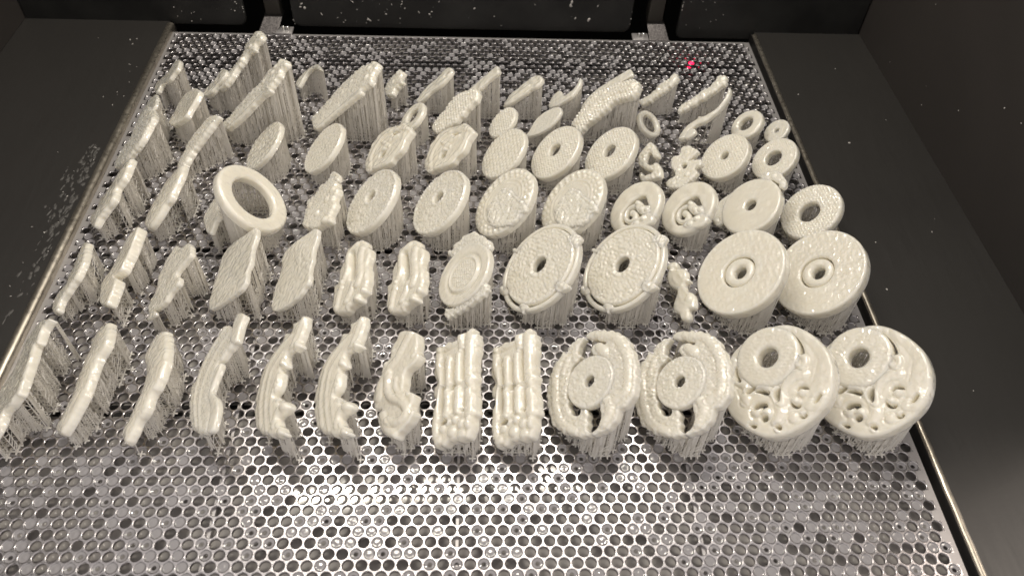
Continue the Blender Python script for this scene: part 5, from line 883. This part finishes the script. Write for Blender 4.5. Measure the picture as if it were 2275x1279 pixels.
def supports(d, base, bodies, seed):
    rs = np.random.RandomState(seed + 500)
    n = np.array(d['n']); n /= np.linalg.norm(n)
    U = np.cross([0, 0, 1.0], n); U /= np.linalg.norm(U)
    Vv = np.cross(n, U)
    O = np.array(d['O'])
    web = d['web']
    lacy = web < 0.45
    st = Sticks()
    raftx, lines = [], {}
    pan = []
    for e, loops in bodies:
        Ob = O + n * (e['dz'] - e['t'])
        if len(bodies) > 1 and e is not bodies[0][0] and e['dz'] > 0.9: continue
        back = lambda xy: Ob[2] - (n[0] * (xy[:, 0] - Ob[0]) + n[1] * (xy[:, 1] - Ob[1])) / n[2]
        lp3 = [Ob + l[:, :1] * U + l[:, 1:] * Vv for l in loops]
        b3 = lp3[0]
        lo, hi = b3[:, :2].min(0), b3[:, :2].max(0)
        s = 4.2
        gx = np.arange(lo[0] + 1, hi[0], s); gy = np.arange(lo[1] + 1, hi[1], s)
        X, Y = np.meshgrid(gx, gy, indexing='ij')
        xy = np.stack([X.ravel(), Y.ravel()], 1)
        z = back(xy)
        Pq = np.c_[xy, z] - Ob
        uv = np.stack([Pq @ U, Pq @ Vv], 1)
        ok = inside(uv, loops)
        if lacy: ok &= sines(uv, 0.045, rs) > -0.25      # separate clumps, bare stretches between
        ok = ok.reshape(X.shape)
        Z = z.reshape(X.shape)
        for i in range(X.shape[0]):
            for j in range(X.shape[1]):
                if not ok[i, j]: continue
                x, y, zz = X[i, j], Y[i, j], Z[i, j]
                x0, y0 = x + rs.uniform(-.7, .7), y + rs.uniform(-.7, .7)
                st.rod((x0, y0, 0), (x, y, zz + 0.4), 0.33)
                for (a, c) in ((1, 0), (0, 1)):
                    if i + a < X.shape[0] and j + c < X.shape[1] and ok[i + a, j + c]:
                        x2, y2 = X[i + a, j + c], Y[i + a, j + c]
                        zt = min(zz, Z[i + a, j + c])
                        k, lim = 1.0, (zt * 0.45 if web > 0.5 else zt)
                        while k + 3 < lim:
                            zz2 = k + rs.uniform(2.5, 5)
                            if rs.rand() < 0.5: st.rod((x, y, k), (x2, y2, min(zz2, zt)), 0.24)
                            else: st.rod((x2, y2, k), (x, y, min(zz2, zt)), 0.24)
                            k += rs.uniform(3.0, 6.0)
                # raft marks
                lines.setdefault(('x', j, round(y, 1)), []).append(x)
                lines.setdefault(('y', i, round(x, 1)), []).append(y)
        # perimeter walls
        for li, l in enumerate(loops):
            if li > 0: continue
            c = l.mean(0)
            stp = max(2, int((2.2 if lacy else 2.3) / max(np.linalg.norm(l[1] - l[0]), .1)))
            l2 = l[::stp]
            tg = np.roll(l2, -1, 0) - np.roll(l2, 1, 0)
            nr = np.stack([tg[:, 1], -tg[:, 0]], 1) / np.maximum(np.linalg.norm(tg, axis=1), 1e-6)[:, None]
            ins = l2 - nr * 2.2
            sg = -1
            if inside(ins, loops).mean() < 0.5: ins, sg = l2 + nr * 2.2, 1
            msk = sines(ins, 0.04, rs) > -0.25 if lacy else np.ones(len(ins), bool)
            inn = Ob + (ins + sg * nr * 0.7)[:, :1] * U + (ins + sg * nr * 0.7)[:, 1:] * Vv
            p3 = Ob + ins[:, :1] * U + ins[:, 1:] * Vv
            zb = np.abs(sines(np.c_[np.arange(len(p3)) * 2.0, np.zeros(len(p3))], 0.09, rs))
            m = len(p3)
            for i in range(m):
                a, b_ = p3[i], p3[(i + 1) % m]
                if a[2] < 1.0 or not msk[i]: continue
                jx, jy = rs.uniform(-1, 1, 2) * 0.9
                hm = a[2] * rs.uniform(0.3, 0.6)
                sw = 1.25 if lacy else 1.0
                st.rod((a[0] + jx, a[1] + jy, 0), (a[0] + jx * 0.3, a[1] + jy * 0.3, hm), 0.34 * sw)
                st.rod((a[0] + jx * 0.3, a[1] + jy * 0.3, hm), (a[0], a[1], a[2] + 0.4), 0.29 * sw)
                if rs.rand() < 0.5:      # a branch that splits off and reaches a neighbouring tip
                    c_ = p3[(i + rs.choice((-2, -1, 1, 2))) % m]
                    st.rod((a[0] + jx, a[1] + jy, min(hm, 3.0)), (c_[0], c_[1], min(c_[2] + 0.3, hm + 6)), 0.24)
                if rs.rand() < 0.35: st.rod((a[0] + jx * 2.5, a[1] + jy * 2.5, 0.2), (a[0], a[1], min(a[2], 4.5)), 0.26)
                if b_[2] < 1.0: continue
                a2, b2 = inn[i], inn[(i + 1) % m]
                top = (a2[2] + 0.3, b2[2] + 0.3)
                h = min(a[2], b_[2])
                z0 = min(h, max(1.2, h * (1 - 0.58 * web) + zb[i] * 2.4 - 1.0))
                k = 0.8
                lim = (z0 * 0.6 if rs.rand() < web else h)
                while k + 2.0 < lim:
                    k2 = k + (rs.uniform(1.8, 3.2) if lacy else rs.uniform(2.4, 4.2))
                    if rs.rand() < 0.55: st.rod((a[0], a[1], k), (b_[0], b_[1], min(k2, b_[2])), 0.30 if lacy else 0.24)
                    else: st.rod((b_[0], b_[1], k), (a[0], a[1], min(k2, a[2])), 0.30 if lacy else 0.24)
                    k = k2 - 0.4
                if rs.rand() < web * 0.8:
                    zz = z0
                    while zz < h - 0.5:
                        z2 = zz + rs.uniform(3.5, 9)
                        if z2 > h - 1.5: t0, t1 = top
                        else: t0 = t1 = z2
                        if rs.rand() < 0.35 + 0.5 * web: pan.append(((a2[0], a2[1], zz), (b2[0], b2[1], zz), (b2[0], b2[1], t1), (a2[0], a2[1], t0)))
                        zz = z2 + (rs.uniform(0.6, 1.3) if rs.rand() < 0.6 else 0.0)
    V, Q = st.meshes()
    me1 = quads_mesh("support_struts", (V - base) * MM, Q, STRUT, False)
    me2 = None
    if pan:
        # thin double-skinned walls
        A = np.array(pan)
        dv = A[:, 1] - A[:, 0]
        nn = np.stack([dv[:, 1], -dv[:, 0], np.zeros(len(dv))], 1)
        nn /= np.maximum(np.linalg.norm(nn, axis=1), 1e-6)[:, None]
        Vp = np.concatenate([A + nn[:, None] * 0.12, A - nn[:, None] * 0.12], 1).reshape(-1, 3)
        q = np.array([[0, 1, 2, 3], [7, 6, 5, 4], [0, 4, 5, 1], [3, 2, 6, 7]])
        Qp = (q[None] + (np.arange(len(A)) * 8)[:, None, None]).reshape(-1, 4)
        me2 = quads_mesh("support_web", (Vp - base) * MM, Qp, WEB, False)
    bx = Boxes()
    for (ax, _, c), v in lines.items():
        v = sorted(set(v))
        runs = [[v[0], v[0]]]
        for q_ in v[1:]:
            if q_ - runs[-1][1] < 5.0: runs[-1][1] = q_
            else: runs.append([q_, q_])
        for a0, a1 in runs:
            a0, a1 = a0 - 2.2, a1 + 2.2
            if ax == 'x': bx.box(a0, a1, c - .38, c + .38, 0.05, 0.85)
            else: bx.box(c - .38, c + .38, a0, a1, 0.06, 0.95)
    rv = (np.array(bx.v) - base) * MM
    me3 = mesh_from("raft", rv, bx.f, STRUT, False)
    return me1, me2, me3


made = {}
for num, d in enumerate(PIECES):
    t = bpy.data.objects.new(d['name'], None)
    COL.objects.link(t)
    t['label'], t['category'], t['group'] = d['label'], d['cat'], d['group']
    t.empty_display_size = 0.01
    if 'copy' in d:
        src = made[d['copy']]
        sd = src['d']
        off = Vector([(a - c) * MM for a, c in zip(d['O'], sd['O'])])
        t.location = src['obj'].location + off
        t.location.z = 0
        for ch in src['kids']:
            c = ch.copy()
            COL.objects.link(c)
            c.parent = t
        continue
    base = np.array([d['O'][0], d['O'][1], 0.0])
    t.location = Vector(base * MM)
    n = Vector(d['n']).normalized()
    U = Vector((0, 0, 1)).cross(n).normalized()
    Vv = n.cross(U)
    R = Matrix((U, Vv, n)).transposed().to_4x4()
    kids, bodies = [], []
    for bi, e in enumerate(d['b']):
        me, loops = body_mesh(e, num * 10 + bi)
        o = link(e['n'], me, t)
        M = R.copy()
        M.translation = Vector((0, 0, d['O'][2] * MM)) + n * (e['dz'] * MM)
        o.matrix_local = M
        kids.append(o)
        bodies.append((e, loops))
    m1, m2, m3 = supports(d, base, bodies, num)
    kids.append(link("support_struts", m1, t, kind='stuff'))
    if m2: kids.append(link("support_web", m2, t, kind='stuff'))
    kids.append(link("raft", m3, t))
    made[d['id']] = dict(obj=t, kids=kids, d=d)


# glowing dome added in one hole, stands in for the red laser dot
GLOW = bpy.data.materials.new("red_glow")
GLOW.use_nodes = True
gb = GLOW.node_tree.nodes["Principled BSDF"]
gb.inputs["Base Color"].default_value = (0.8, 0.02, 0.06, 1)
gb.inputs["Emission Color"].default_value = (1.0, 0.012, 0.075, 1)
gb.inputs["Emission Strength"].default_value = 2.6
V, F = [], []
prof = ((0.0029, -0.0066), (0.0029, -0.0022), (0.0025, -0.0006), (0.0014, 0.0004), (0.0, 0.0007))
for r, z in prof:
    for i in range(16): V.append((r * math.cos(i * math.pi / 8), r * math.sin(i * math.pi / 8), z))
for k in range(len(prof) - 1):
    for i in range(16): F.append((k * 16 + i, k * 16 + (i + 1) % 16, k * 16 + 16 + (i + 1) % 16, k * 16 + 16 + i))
so = link("red_dot_dome", mesh_from("red_dot_dome", V, F, GLOW, True), None, "small glowing dome standing in for a red laser dot, back right of the plate", "light")
so.location = (DOT_AT[0], DOT_AT[1], 0)
